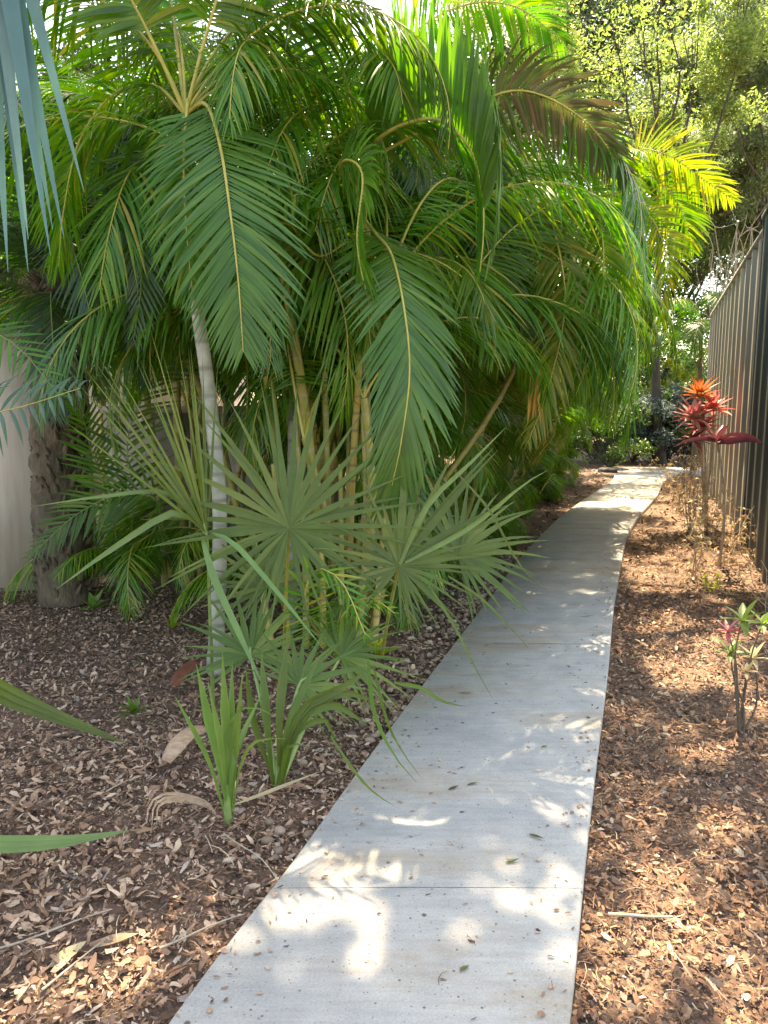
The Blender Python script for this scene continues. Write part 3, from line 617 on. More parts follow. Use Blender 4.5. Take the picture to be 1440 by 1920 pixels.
mcr.build('crown', M['tree_d'], root, origin=o, smooth=False)

# ---- date palm with the thick brown trunk
b0 = gp(122, 1128); root = empty('date_palm', b0, 'palm with thick rough brown trunk in front of the cream wall', 'palm'); o = b0
top = at(108, 520, b0[1]); P = cane_curve(b0, top, 40, .02)
rad = np.linspace(.19, .155, 40)*(1+.05*np.sin(np.arange(40)*1.9))
tm = MB().tube(P, rad, 18, rough=.07)
bt = MB()
for i in range(420):                                              # cut leaf bases
    tt = R.uniform(.03, 1.0); p = b0+(top-b0)*tt; a = R.uniform(0, 6.28); rr_ = .19-.035*tt
    q = p+np.array([math.cos(a), math.sin(a), 0])*rr_*.93; e = q+np.array([math.cos(a)*.05, math.sin(a)*.05, .07])
    bt.tube(np.array([q, (q+e)/2, e]), [.028, .018, .006], 5)
tm.add(np.concatenate(bt.v), np.concatenate(bt.q)); tm.build('trunk', M['bark'], root, origin=o)
fb = MB()
for i in range(160):
    a = R.uniform(0, 6.28); q = top+np.array([math.cos(a)*.13, math.sin(a)*.13, R.uniform(-.25, .12)]); e = q+np.array([math.cos(a)*R.uniform(.05, .2), math.sin(a)*R.uniform(.05, .2), R.uniform(-.2, .25)])
    fb.tube(np.array([q, (q+e)/2+R.normal(0, .02, 3), e]), [.006, .004, .001], 4)
fb.build('fibre_collar', M['fibre'], root, origin=o)
for i in range(24):
    a = i*2.4+R.uniform(-.2, .2); pr = DT[0 if i < 10 else 1 if i < 18 else 2]
    inst(pr, root, top-o+np.array([math.cos(a)*.08, math.sin(a)*.08, .06-.01*i]), a, R.uniform(-.3, .3), R.uniform(-.1, .1), R.uniform(.85, 1.1))
add_frond(root, spline([top, at(140, 380, 5.0), at(190, 265, 4.6), at(250, 330, 4.3), at(265, 520, 4.2), at(250, 640, 4.2)], 30), (1, -.3, .3), 'date', 'rachis_green', n=60, L=.42, W=.011, lift=.1, a0=65, droop=.15, start=.12)
add_frond(root, spline([top, at(60, 420, 4.8), at(20, 300, 4.4), at(-60, 330, 4.2), at(-120, 520, 4.0)], 30), (1, .3, .4), 'date', 'rachis_green', n=60, L=.45, W=.012, lift=.2, a0=65, droop=.2, start=.12)

# low fronds near the foot of the trunk and at the left edge: small areca plants
ra = empty('young_palm', gp(230, 1110), 'low dark feathery palm at the foot of the brown trunk', 'palm')
c0 = gp(230, 1110)
add_frond(ra, spline([c0, at(260, 960, 5.0), at(330, 900, 4.9), at(200, 950, 4.7), at(40, 1060, 4.5)][:1]+[at(300, 960, 5.2), at(240, 925, 5.0), at(150, 960, 4.8), at(60, 1040, 4.7)], 26), (0, .35, 1), 'areca_dark', 'rachis_green', n=46, L=.34, W=.012, lift=.1, droop=.3)
add_frond(ra, spline([c0, at(250, 950, 5.3), at(240, 820, 5.2), at(300, 700, 5.2), at(420, 660, 5.3)], 26), (.6, .2, .8), 'areca_dark', 'rachis_green', n=46, L=.36, W=.012, lift=.3, droop=.3)
add_frond(ra, spline([c0, at(210, 960, 5.3), at(170, 840, 5.2), at(150, 770, 5.1), at(100, 730, 5.0)], 26), (.6, .2, .8), 'areca_dark', 'rachis_green', n=40, L=.3, W=.012, lift=.3, droop=.3)
for a in (0.2, 1.1, 2.0, 5.4, 4.6): inst(AR[3 if a < 2 else 2], ra, (0, 0, .05), a, .1, .1, .6)
rb = empty('young_palm', gp(-260, 1190), 'feathery palm reaching in at the left edge over the cream wall', 'palm'); c0 = gp(-260, 1190)
add_frond(rb, spline([c0, at(-200, 800, 3.9), at(-120, 790, 3.8), at(20, 768, 3.7), at(150, 728, 3.6)], 26), (0, .5, 1), 'date', 'rachis', n=44, L=.36, W=.014, lift=-.25, a0=80, a1=50, droop=.7)
add_frond(rb, spline([c0, at(-190, 700, 4.1), at(-90, 610, 4.0), at(20, 640, 3.9), at(110, 740, 3.8)], 26), (0, .6, .8), 'areca_dark', 'rachis_green', n=48, L=.34, W=.012, lift=0, a0=75, a1=40, droop=.2)
for a in (2.5, 3.4, 4.5, 1.5): inst(AR[int(a) % 4], rb, (0, 0, .2), a, .1, .1, .8)

# ---- pale trunk palm with the large drooping hero frond
b1 = gp(404, 1262); root = empty('palm', b1, 'slender palm with pale grey trunk and a big drooping frond with yellow midrib', 'palm'); o = b1
YB = b1[1]; top = at(348, 215, YB)
P = spline([b1, at(412, 960, YB), at(392, 740, YB), at(368, 560, YB), at(352, 380, YB), top], 40)
MB().tube(P, np.interp(np.linspace(0, 1, 40), [0, .08, .6, .85, 1], [.055, .042, .037, .03, .02]), 14, rough=.02).build('trunk', M['trunk_pale'], root, origin=o)
kw = dict(n=76, L=.46, W=.0118)
add_frond(root, spline([top, at(385, 195, 3.95), at(412, 270, 3.7), at(432, 400, 3.5), at(447, 530, 3.42), at(456, 660, 3.4)], 34), (1, 0, -.05), 'areca_dark', 'rachis', r0=.011, start=.14, lift=.12, a0=86, a1=34, droop=.5, jit=.04, skip=.01, **kw)
add_frond(root, spline([top, at(290, 160, 4.2), at(215, 175, 4.1), at(150, 260, 4.0), at(118, 400, 3.95), at(110, 500, 3.95)], 34), (.2, .9, .2), 'areca', 'rachis', start=.14, r0=.010, n=74, L=.46, W=.0100, lift=.2, droop=1.1, jit=.12, skip=.05)
add_frond(root, spline([top, at(330, 250, 4.25), at(290, 330, 4.3), at(262, 460, 4.35), at(258, 600, 4.4)], 34), (1, .5, 0), 'areca_dark', 'rachis', start=.12, r0=.009, n=66, L=.40, W=.0100, lift=.2, droop=.9, jit=.12, skip=.05)
add_frond(root, spline([top, at(352, 190, 4.0), at(345, 300, 3.9), at(350, 430, 3.85), at(362, 560, 3.85)], 34), (1, .4, 0), 'areca', 'rachis', start=.16, n=60, L=.34, W=.0100, lift=.1, droop=.8, jit=.1)
for (x1, x2, yy) in ((300, 236, 3.9), (325, 318, 4.3), (385, 412, 4.0)):
    e = at(x2, -20, yy); dirv = e-top
    add_frond(root, spline([top, (top+e)/2+np.array([0, 0, .02]), e, e+dirv*.7+np.array([0, 0, -.05]), e+dirv*1.3+np.array([.1, 0, -.5])], 30), (1, .4, 0), 'areca', 'rachis', r0=.013, start=.36, n=40, L=.45, W=.017, lift=.3, droop=.4)
for i, (a, pr, s_) in enumerate(((2.9, 1, 1.0), (3.6, 3, .95), (-2.2, 4, .9), (0.4, 2, 1.0), (1.3, 1, 1.0), (2.2, 2, 1.0), (-.3, 3, .9))):
    inst(AR[pr], root, top-o, a, 0, .1, s_)
# ---- second slim pale palm
b2 = gp(545, 1180); root = empty('palm', b2, 'thin palm with chalky white trunk behind the big fan leaf', 'palm'); o = b2; YB = b2[1]; top = at(575, 380, YB)
P = spline([b2, at(552, 820, YB), at(556, 640, YB), at(566, 500, YB), top], 30)
MB().tube(P, np.interp(np.linspace(0, 1, 30), [0, .1, .7, 1], [.055, .045, .04, .024]), 12, rough=.02).build('trunk', M['trunk_pale'], root, origin=o)
for i, (a, pr, s_) in enumerate(((-1.9, 1, .9), (-1.1, 0, .9), (0.3, 2, 1), (1.2, 0, 1), (2.3, 5, 1), (3.2, 1, .9), (-2.7, 3, .8))): inst(AR[pr], root, top-o, a, 0, .05, s_)

# ---- nearest areca clump with hero fronds
G3 = 'areca palms in a row along the left side of the path'
cl = areca_clump(gp(640, 1190), 'nearest areca clump with golden canes and arching glossy fronds', G3, 9, .38, 1.3, 2.6, 3, 3, (0, 2, 7, 5, 1), 1.0)
o = np.array(cl.location)
c2 = at(690, 420, 4.3)
MB().tube(spline([gp(650, 1200), at(660, 900, 4.6), at(680, 600, 4.4), c2], 20), np.linspace(.028, .016, 20), 9).build('cane', M['cane_gold'], cl, origin=o)
add_frond(cl, spline([c2, at(706, 440, 4.0), at(735, 480, 3.75), at(758, 580, 3.5), at(768, 700, 3.4), at(752, 830, 3.38), at(735, 910, 3.4)], 36), (1, 0, -.1), 'areca_dark', 'rachis', n=80, L=.40, W=.0135, start=.1, lift=.1, a0=80, a1=14, droop=.5, lprof=([0, .15, .6, .85, 1], [.45, .9, 1, .9, .6]))
c3 = at(690, 300, 4.3)
MB().tube(spline([gp(690, 1180), at(690, 800, 4.7), at(680, 500, 4.5), c3], 20), np.linspace(.028, .016, 20), 9).build('cane', M['cane'], cl, origin=o)
P3 = spline([c3, at(705, 265, 4.1), at(760, 232, 3.95), at(825, 225, 3.85), at(880, 275, 3.75), at(903, 350, 3.7), at(907, 430, 3.68), at(900, 510, 3.66)], 40)
n_ = 46; uu = np.linspace(.10, .80, n_); C_ = np.stack([np.interp(uu*(len(P3)-1), np.arange(len(P3)), P3[:, k_]) for k_ in range(3)], -1)
dd = nrm(np.stack([-.10+.42*uu**1.5+R.normal(0, .025, n_), -.10+R.normal(0, .04, n_), np.ones(n_)], -1)); mbc = MB()
strips(mbc, C_, dd, nrm(np.stack([np.full(n_, .1), -np.ones(n_), np.full(n_, .15)], -1)), np.interp(uu, [.1, .3, .55, .8], [.46, .54, .50, .30])*R.uniform(.88, 1.05, n_), .020, 0.02, PROF, 5, .25)
fo = mbc.build('frond', M['comb'], cl, origin=o); fo['label'] = 'arched frond with bright green leaflets standing up like a comb'
rachis_mesh(P3, .013).build('rachis', M['rachis'], fo, origin=o)
P3b = P3.copy(); fo = frond_mesh(P3b+np.array([0, .02, 0]), (0, 1, .1), n=56, L=.34, W=.015, start=.25, lift=0, droop=.8, onesided=1).build('frond', M['areca_dark'], cl, origin=o)
P4 = spline([at(905, 110, 3.9), at(928, 180, 3.75), at(940, 300, 3.65), at(934, 420, 3.6), at(915, 500, 3.6)], 26)
add_frond(cl, spline([c3, at(790, 140, 4.0), at(880, 110, 3.9), at(925, 180, 3.75), at(938, 300, 3.65), at(932, 420, 3.6), at(912, 510, 3.6)], 36), (.1, 1, 0), 'fan_light', 'rachis_green', n=56, L=.24, W=.013, start=.42, lift=.0, a0=30, a1=16, droop=.9, label='pale drooping frond tip seen edge on')
for (pts, leaf, kw) in (
    ([c3, at(860, 210, 4.3), at(980, 170, 4.3), at(1100, 230, 4.4), at(1180, 340, 4.6)], 'bronze', dict(n=56, L=.34, lift=.2)),
    ([c2, at(640, 330, 4.1), at(650, 300, 3.9), at(680, 330, 3.7), at(670, 460, 3.6), at(700, 600, 3.6)], 'areca_dark', dict(n=46, L=.3, lift=.1)),
    ([c2, at(600, 480, 4.2), at(540, 420, 4.0), at(470, 440, 3.8), at(420, 560, 3.7)], 'areca_dark', dict(n=46, L=.4, lift=.3)),
    ([c3, at(730, 120, 4.4), at(840, 20, 4.6), at(960, 10, 4.8), at(1060, 80, 5.0)], 'areca', dict(n=48, L=.48, lift=.3)),
    ([c3, at(640, 120, 4.2), at(600, 0, 4.2), at(540, -60, 4.2), at(460, -20, 4.0)], 'areca', dict(n=48, L=.48, lift=.3))):
    add_frond(cl, spline(pts, 30), (.2, -.6, .8), leaf, 'rachis', W=.011, droop=.8, start=.2, **{**kw, 'n': kw['n']+16})
for i in range(7):
    b_ = gp(510+i*32, 1215); t_ = at(470+i*42, 960-i % 3*90, b_[1])
    MB().tube(cane_curve(b_, t_, 10, .03), np.linspace(.024, .014, 10), 8).build('cane', M['cane_gold' if i % 3 == 0 else 'cane'], cl, origin=o)
# ---- the rest of the row
def left_of_path(y, off): return np.array([path_x(y)[0]-off, y, 0])
row = [(5.9, 1.15, .8, 2.6, 'second areca clump from the camera, its fronds hanging over the mulch', 8),
       (7.5, 1.0, .7, 2.9, 'areca clump midway along the row with hanging orange dead leaflets', 7),
       (9.4, 1.15, .7, 3.1, 'areca clump with yellowing fronds before the row bends', 7),
       (11.6, 1.3, .7, 3.2, 'areca clump whose fronds trail onto the far stretch of path edge', 7),
       (14.2, 1.4, .6, 3.0, 'farthest small areca clump where the path ends', 6)]
for i, (y, off, h0, h1, lab, nc) in enumerate(row):
    areca_clump(left_of_path(y, off), lab, G3, nc+5, .5, h0, h1, 5, 40+i, (0, 1, 3, 7, 7, 2, 6) if i in (1, 2, 3) else (0, 1, 2, 7, 3), bias=-.6, smin=.9, smax=1.15, low=(14 if i == 0 else 18))
areca_clump(np.array([-.75, 5.7, 0]), 'tall areca clump right behind the two pale trunks', G3, 11, .55, 1.5, 3.3, 4, 81, (0, 2, 7, 3, 1), smin=.95, smax=1.2, low=8)
areca_clump(np.array([-1.75, 6.3, 0]), 'tall areca clump between the brown trunk and the pale trunks', G3, 9, .45, 1.6, 3.3, 4, 82, (0, 2, 7, 3), smin=.95, smax=1.2, low=5)
# back row so the mass is thick
for i, (x, y, lab) in enumerate(((-1.7, 7.6, 'tall shaded areca clump behind the pale trunks'), (0.2, 8.8, 'tall shaded areca clump deep in the middle of the planting'), (1.8, 11.2, 'tall areca clump deep behind the middle of the row'), (-3.4, 8.9, 'areca clump beyond the cream wall at the left'))):
    areca_clump(np.array([x, y, 0]), lab, 'tall areca palms standing behind the front row', 9, .6, 1.6, 4.0, 4, 60+i, (0, 2, 3, 5), smin=1.0, smax=1.3, low=16)
# hero right hand fronds on the second clump
c5 = at(1000, 330, 5.6); rr_ = [ob for ob in COL.objects if ob.get('label') == row[0][4]][0]; o = np.array(rr_.location)
MB().tube(spline([o, at(960, 700, 5.8), c5], 16), np.linspace(.028, .016, 16), 8).build('cane', M['cane'], rr_, origin=o)
for (pts, leaf, side, kw) in (
    ([c5, at(1040, 230, 5.5), at(1110, 300, 5.3), at(1160, 420, 5.2), at(1180, 560, 5.2)], 'areca', (.3, -1, .3), dict(n=50, L=.5)),
    ([c5, at(960, 260, 5.4), at(900, 330, 5.2), at(930, 520, 5.1), at(1000, 640, 5.1)], 'areca_dark', (1, -.2, 0), dict(n=50, L=.45)),
    ([c5, at(1090, 330, 5.3), at(1130, 450, 5.1), at(1120, 620, 5.0), at(1080, 740, 5.0)], 'areca', (.6, -.8, 0), dict(n=50, L=.45)),
    ([c5, at(1030, 400, 5.1), at(1060, 560, 5.0), at(1030, 720, 5.0), at(990, 830, 5.0)], 'areca_yellow', (1, -.4, 0), dict(n=46, L=.36))):
    add_frond(rr_, spline(pts, 30), side, leaf, 'rachis', W=.0105, droop=.8, start=.2, lift=.15, jit=.1, **{**kw, 'n': kw['n']+18})
dl = MB(); q0 = at(1000, 715, 5.0); n_ = 9
strips(dl, q0+R.normal(0, .02, (n_, 3)), nrm(np.array([0, 0, -1.])+R.normal(0, .12, (n_, 3))), np.tile([0, -1., 0], (n_, 1))+R.normal(0, .3, (n_, 3)), .26, .011, 0, PROF)
x = dl.build('dead_leaflets', M['orange'], rr_, origin=o); x['label'] = 'orange dried leaflets hanging down'
# sunlit fronds of the far clump
rr_ = [ob for ob in COL.objects if ob.get('label') == row[3][4]][0]; o = np.array(rr_.location); c6 = at(1150, 400, 11)
MB().tube(spline([o, at(1120, 650, 11.4), c6], 16), np.linspace(.03, .018, 16), 8).build('cane', M['cane'], rr_, origin=o)
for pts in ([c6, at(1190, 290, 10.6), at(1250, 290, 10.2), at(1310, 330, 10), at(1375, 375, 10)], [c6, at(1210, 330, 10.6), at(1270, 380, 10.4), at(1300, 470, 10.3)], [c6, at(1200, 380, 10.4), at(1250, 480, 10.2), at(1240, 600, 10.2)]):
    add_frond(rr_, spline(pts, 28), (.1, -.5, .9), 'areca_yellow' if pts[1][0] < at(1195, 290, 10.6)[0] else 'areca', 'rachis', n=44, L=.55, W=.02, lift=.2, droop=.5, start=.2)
rf = empty('areca_palm', (7.2, 17.2, 0), 'dark green palm beyond the path end beside the tan fence', 'palm'); 
for i in range(16): inst(AR[i % 4], rf, (0, 0, 2.2+.08*i), i*2.4, 0, .1, 1.0)
MB().tube(np.array([[7.2, 17.2, 0], [7.25, 17.2, 1.5], [7.2, 17.2, 3.4]]), [.08, .06, .04], 9).build('trunk', M['bark'], rf, origin=np.array([7.2, 17.2, 0]))

# ---- fan palms
FPROF = [0.05, 0.55, 0.85, 0.62, 0.42, 0.24, 0.02]
def fan_leaf(root, c, normal, updir, Rr, pet_from, n=34, span=150, leaf='fan', Wf=1.0, droop=.25, lfn=None, cone=.12, name='fan_leaf', pm='petiole', label=None):
    o = np.array(root.location); c = np.asarray(c); nn = nrm(np.asarray(normal, float)); up = np.asarray(updir, float); up = nrm(up-nn*np.dot(up, nn)); rt = np.cross(up, nn)
    th = np.radians(np.linspace(-span, span, n))+R.normal(0, .02, n)
    d = up*np.cos(th)[:, None]+rt*np.sin(th)[:, None]+nn*cone; d = nrm(d+R.normal(0, .035, (n, 3)))
    L = Rr*(0.62+.38*np.cos(th/2)**1.2)*R.uniform(.88, 1.1, n)
    if lfn is not None: L = L*np.array([lfn(math.degrees(t)) for t in th])
    W = Wf*L*.39*math.radians(2*span/n)*.62
    mb = MB(); strips(mb, np.tile(c, (n, 1)), d, np.tile(nn, (n, 1)), L, W, droop*R.uniform(.3, 1.6, n), FPROF, 6, .30)
    f = mb.build(name, M[leaf], root, origin=o)
    if label: f['label'] = label
    pf = np.asarray(pet_from); P = spline([pf, (pf+c)/2+np.array([0, 0, .03]), c, c+(up*.05)], 14)
    MB().tube(P, np.linspace(.012, .006, 14), 6).build('petiole', M[pm], f, origin=o); return f
f1 = gp(530, 1290); fp = empty('fan_palm', f1, 'fan palm with a large round spiky green leaf beside the pale trunk', 'fan palm')
fan_leaf(fp, at(542, 990, 3.35), (.05, -1, .35), (-.03, .3, 1), .74, f1, 42, 168, droop=.25, pm='rachis', Wf=.82)
fan_leaf(fp, at(388, 1000, 3.3), (.85, -.5, .2), (-.30, -.1, 1), .84, gp(400, 1330), 24, 34, leaf='fan', droop=.08, cone=.0, Wf=1.1)
# bent segments of the left leaf
o = f1
def blades(root, spec, leaf, name='leaf_segment', fold=.3):
    o = np.array(root.location)
    for (pts, w) in spec:
        P = spline([at(*p) for p in pts], 9); T_ = nrm(np.gradient(P, axis=0)); sd = nrm(np.cross(T_, np.array([0.1, -1, .25]))); nn = np.cross(sd, T_)
        t = np.linspace(0, 1, 9); pr = w*np.interp(t, [0, .25, .6, 1], [.5, 1, .8, .03])[:, None]
        V = np.stack([P-sd*pr+nn*pr*fold, P, P+sd*pr+nn*pr*fold], 1).reshape(-1, 3); q = []
        for i in range(8):
            for j in range(2): a = i*3+j; q.append([a, a+1, a+4, a+3])
        MB().add(V, q).build(name, M[leaf], root, origin=o)
blades(fp, [([(388, 1000, 3.3), (330, 960, 3.25), (210, 1030, 3.2), (105, 1105, 3.15)], .016),
            ([(388, 1000, 3.3), (320, 925, 3.35), (200, 930, 3.3), (60, 950, 3.2)], .011),
            ([(398, 1000, 3.3), (440, 1020, 3.2), (520, 1110, 3.1), (605, 1215, 3.05)], .012),
            ([(380, 1010, 3.3), (400, 1080, 3.2), (445, 1180, 3.1), (500, 1300, 3.0)], .017)], 'fan_light')
f2 = gp(715, 1235); fp2 = empty('fan_palm', f2, 'fan palm whose spiky leaf leans right towards the path', 'fan palm')
fan_leaf(fp2, at(748, 1062, 3.3), (.1, -1, .45), (.35, .2, 1), .56, f2, 36, 160, droop=.3, lfn=lambda a: 1.2 if -20 < a < 50 else .8, pm='rachis', Wf=.85)
blades(fp2, [([(748, 1062, 3.3), (800, 950, 3.3), (880, 870, 3.3), (950, 800, 3.3)], .013), ([(760, 1055, 3.3), (880, 990, 3.3), (980, 910, 3.25), (1030, 880, 3.2)], .012)], 'fan_light')
blades(fp2, [([(860, 890, 3.3), (920, 960, 3.2), (975, 1060, 3.2), (1036, 1116, 3.15)], .006), ([(840, 1080, 3.2), (900, 1120, 3.1), (950, 1170, 3.0), (992, 1216, 2.95)], .006),
             ([(800, 1090, 3.2), (855, 1180, 3.0), (890, 1250, 2.9), (925, 1312, 2.85)], .006), ([(690, 1240, 3.0), (700, 1330, 2.7), (735, 1410, 2.45), (782, 1468, 2.4)], .009),
             ([(700, 1250, 3.0), (725, 1350, 2.7), (755, 1410, 2.5), (793, 1462, 2.45)], .006), ([(620, 1380, 2.75), (660, 1440, 2.6), (700, 1485, 2.45), (746, 1515, 2.4)], .006),
             ([(740, 1280, 3.0), (790, 1290, 2.9), (830, 1315, 2.85), (876, 1325, 2.8)], .009)], 'fan')
f3 = gp(640, 1150); fp3 = empty('fan_palm', f3, 'fan palm with dull leaves half hidden behind the two larger fans', 'fan palm')
fan_leaf(fp3, at(860, 1040, 3.8), (.3, -1, .5), (.5, .2, .7), .5, f3, 28, 140, droop=.3)
fan_leaf(fp3, at(500, 1100, 3.9), (-.2, -1, .5), (-.2, .2, .9), .42, f3, 24, 140, droop=.3)
# small feathery sprout below the big fan
sp = empty('young_palm', gp(640, 1240), 'small feathery palm sprout under the big fan leaf', 'palm')
add_frond(sp, spline([gp(640, 1240), at(575, 1150, 3.4), at(590, 1070, 3.3), at(640, 1090, 3.2), at(685, 1190, 3.15)], 24), (.9, -.1, .5), 'areca', 'rachis', n=34, L=.19, W=.008, lift=.2, droop=.2)
add_frond(sp, spline([gp(640, 1240), at(640, 1160, 3.4), at(690, 1120, 3.3), at(740, 1150, 3.2)], 20), (.5, -.1, .8), 'areca', 'rachis', n=28, L=.16, W=.008, lift=.2, droop=.3)
# saplings in front
def sapling(base, label, tips, w, leaf):
    r = empty('palm_seedling', base, label, 'seedling'); o = np.array(base)
    for (pts, ww) in tips:
        P = spline([base+np.array([R.normal(0, .008), R.normal(0, .008), 0])]+[at(*p) for p in pts], 10); T_ = nrm(np.gradient(P, axis=0)); sd = nrm(np.cross(T_, np.array([R.normal(0, .25), -1, .2]))); nn = np.cross(sd, T_)
        t = np.linspace(0, 1, 10); pr = ww*np.interp(t, [0, .35, .65, 1], [.25, .55, 1, .04])[:, None]
        V = np.stack([P-sd*pr+nn*pr*.5, P-sd*pr*.5+nn*pr*.05, P+nn*pr*.3, P+sd*pr*.5+nn*pr*.05, P+sd*pr+nn*pr*.5], 1).reshape(-1, 3); q = []
        for i in range(9):
            for j in range(4): a = i*5+j; q.append([a, a+1, a+6, a+5])
        MB().add(V, q).build('leaf', M[leaf], r, origin=o)
    MB().tube(np.array([base-np.array([0, 0, .02]), base+np.array([0, 0, .07]), base+np.array([.003, 0, .15])]), [.016, .014, .006], 8).build('stem', M['petiole'], r, origin=o)
    return r
s1 = gp(428, 1543); y1 = s1[1]
sapling(s1, 'bright green seedling with upright blades, nearest the camera beside the path', [([(405, 1400, y1), (368, 1245, y1)], .020), ([(390, 1420, y1), (325, 1300, y1)], .012), ([(425, 1380, y1), (417, 1225, y1)], .018), ([(445, 1400, y1), (455, 1260, y1)], .015),
    ([(440, 1420, y1), (490, 1300, y1+.1)], .012), ([(415, 1400, y1-.05), (390, 1280, y1-.05)], .012), ([(432, 1400, y1), (436, 1240, y1+.05)], .016), ([(450, 1440, y1-.03), (480, 1390, y1-.08), (540, 1385, y1-.1)], .006), ([(420, 1390, y1), (460, 1325, y1), (520, 1345, y1)], .006)], .01, 'sapling')
s2 = gp(522, 1478); y2 = s2[1]; s2r = sapling(s2, 'darker seedling with spreading fan blades behind the bright green one', [([(500, 1350, y2), (490, 1220, y2+.1)], .02), ([(525, 1330, y2), (540, 1190, y2+.15)], .02), ([(545, 1350, y2), (600, 1230, y2+.1)], .018),
    ([(560, 1340, y2), (640, 1290, y2), (700, 1250, y2)], .02), ([(560, 1360, y2), (620, 1320, y2), (690, 1360, y2)], .022), ([(480, 1370, y2), (460, 1250, y2)], .016), ([(550, 1380, y2), (610, 1350, y2), (630, 1400, y2)], .014), ([(540, 1400, y2-.1), (575, 1400, y2-.1)], .01), ([(580, 1330, y2), (660, 1300, y2), (725, 1330, y2)], .018)], .01, 'fan')
for i, (c_, nvv, uu, rr2) in enumerate((((560, 1285, y2+.25), (.1, -.7, .8), (.5, .3, .5), .34), ((470, 1230, y2+.5), (-.2, -.8, .6), (-.2, .2, 1), .4), ((640, 1230, y2+.5), (.3, -.7, .8), (.7, 0, .5), .36))):
    fan_leaf(s2r, at(*c_), nvv, uu, rr2, s2, 20, 110, leaf='fan', droop=.35)
# blue green hanging leaf, upper left, of a palm that stands outside the frame
nb = np.array([-1.55, 1.9, 0]); bp = empty('fan_palm', nb, 'blue green fan palm with a broad leaf hanging into the upper left corner', 'fan palm')
MB().tube(np.array([nb, nb+[0.02, 0, 1.2], nb+[0, 0.05, 2.45]]), [.09, .075, .06], 12, rough=.05).build('trunk', M['bark'], bp, origin=nb)
ct = nb+np.array([0, .05, 2.45])
fan_leaf(bp, at(-38, -350, 1.95), (.25, -1, .1), (-.03, 0, -1), .98, ct, 17, 13, leaf='blue', droop=.1, cone=0, Wf=4.2)
for (cc, n1, u1) in (((-420, -100, 2.0), (0, -1, .3), (-.3, 0, -1)), ((-400, -500, 2.3), (-.3, -.6, .8), (-1, 0, .4)), ((-350, -700, 2.3), (.3, -.4, .9), (.0, .4, .8))):
    fan_leaf(bp, at(*cc), n1, u1, .7, ct, 34, 100, leaf='blue', droop=.3)
# long blades entering at the left edge
lb = at(-260, 1560, 2.1); lb[2] = 0; lp = empty('palm_seedling', lb, 'seedling just outside the left edge with two long blades lying over the mulch', 'seedling')
def blade_at(root, pts, w, leaf):
    o = np.array(root.location); P = spline([np.array(p) for p in pts], 12); T_ = nrm(np.gradient(P, axis=0)); sd = nrm(np.cross(T_, [0, -.75, .65])); nn = np.cross(sd, T_)
    t = np.linspace(0, 1, 12)
    mb = MB()
    for k, off in enumerate((-.66, 0, .66)):
        pr = w*.36*np.interp(t, [0, .3, .7, 1], [.3, 1, .9, .05])[:, None]; C_ = P+sd*off*w*np.interp(t, [0, .3, .7, 1], [.3, 1, .9, .1])[:, None]
        V = np.stack([C_-sd*pr+nn*pr*.5, C_, C_+sd*pr+nn*pr*.5], 1).reshape(-1, 3); q = []
        for i in range(11):
            for j in range(2): a = i*3+j; q.append([a, a+1, a+4, a+3])
        mb.add(V, q)
    return mb.build('leaf', M[leaf], root, origin=o)
blade_at(lp, [lb+[0, 0, .02], at(-120, 1250, 2.45), at(0, 1300, 2.75), at(110, 1345, 2.8), at(232, 1392, 2.85)], .045, 'fan')
blade_at(lp, [lb+[0, 0, .02], at(-120, 1590, 2.0), at(0, 1584, 2.1), at(120, 1578, 2.14), at(240, 1558, 2.2)], .027, 'fan_light')
MB().tube(np.array([lb, lb+[0, 0, .1], lb+[0.01, 0, .2]]), [.02, .018, .008], 8).build('stem', M['petiole'], lp, origin=lb)

# ---- right bed: cordylines, dried weeds, small croton
def rosette(mb, c, n, L, W, e0=80, e1=-10, mi=0, droop=.3):
    i = np.arange(n); a = i*2.4+R.uniform(0, .4, n); e = np.radians(e0+(e1-e0)*(i/n)); d = np.stack([np.cos(a)*np.cos(e), np.sin(a)*np.cos(e), np.sin(e)], -1)
    nn = np.stack([-np.cos(a)*np.sin(e), -np.sin(a)*np.sin(e), np.cos(e)], -1); Ls = L*R.uniform(.75, 1.1, n)
    strips(mb, np.tile(c, (n, 1)), d, nn, Ls, W*R.uniform(.8, 1.2, n), droop*R.uniform(.5, 1.5, n), [.3, .8, 1, .85, .5, .05], 5, .4, mi)
cb = np.array([5.05, 11.6, 0]); cb = at(1322, 920, 11.0); cb[2] = 0
def ti(base, label, heads, stems=True):
    r = empty('ti_plant', base, label, 'ti plant', 'red leaved ti plants before the fence'); o = np.array(base)
    for (p, n, L, W, leaf, e0, e1) in heads:
        c = at(*p); MB().tube(cane_curve(base+R.normal(0, .04, 3)*[1, 1, 0], c, 10, .04), np.linspace(.016, .009, 10), 7).build('stem', M['twig'], r, origin=o)
        mb = MB(); rosette(mb, c, n, L, W, e0, e1); mb.build('leaf_head', M[leaf], r, origin=o)
    return r
Yc = 9.6; cb = at(1318, 935, Yc); cb[2] = 0
ti(cb, 'tall ti plant with orange, coral and pink leaf heads', [((1312, 745, Yc), 26, .32, .034, 'redorange', 85, 0), ((1338, 768, Yc-.1), 26, .28, .036, 'red', 75, -20), ((1300, 785, Yc-.2), 30, .32, .038, 'pink', 70, -30), ((1318, 800, Yc-.1), 26, .28, .036, 'pink', 50, -40), ((1300, 825, Yc-.2), 18, .28, .03, 'maroon', 50, -30)])
Yd = 6.9; cb2 = at(1352, 985, Yd); cb2[2] = 0
ti(cb2, 'dark maroon ti plant with broad leaf pointing at the charcoal fence', [((1345, 828, Yd), 9, .22, .03, 'maroon', 70, -10)])
r = [ob for ob in COL.objects if ob.get('label', '').startswith('dark maroon')][0]
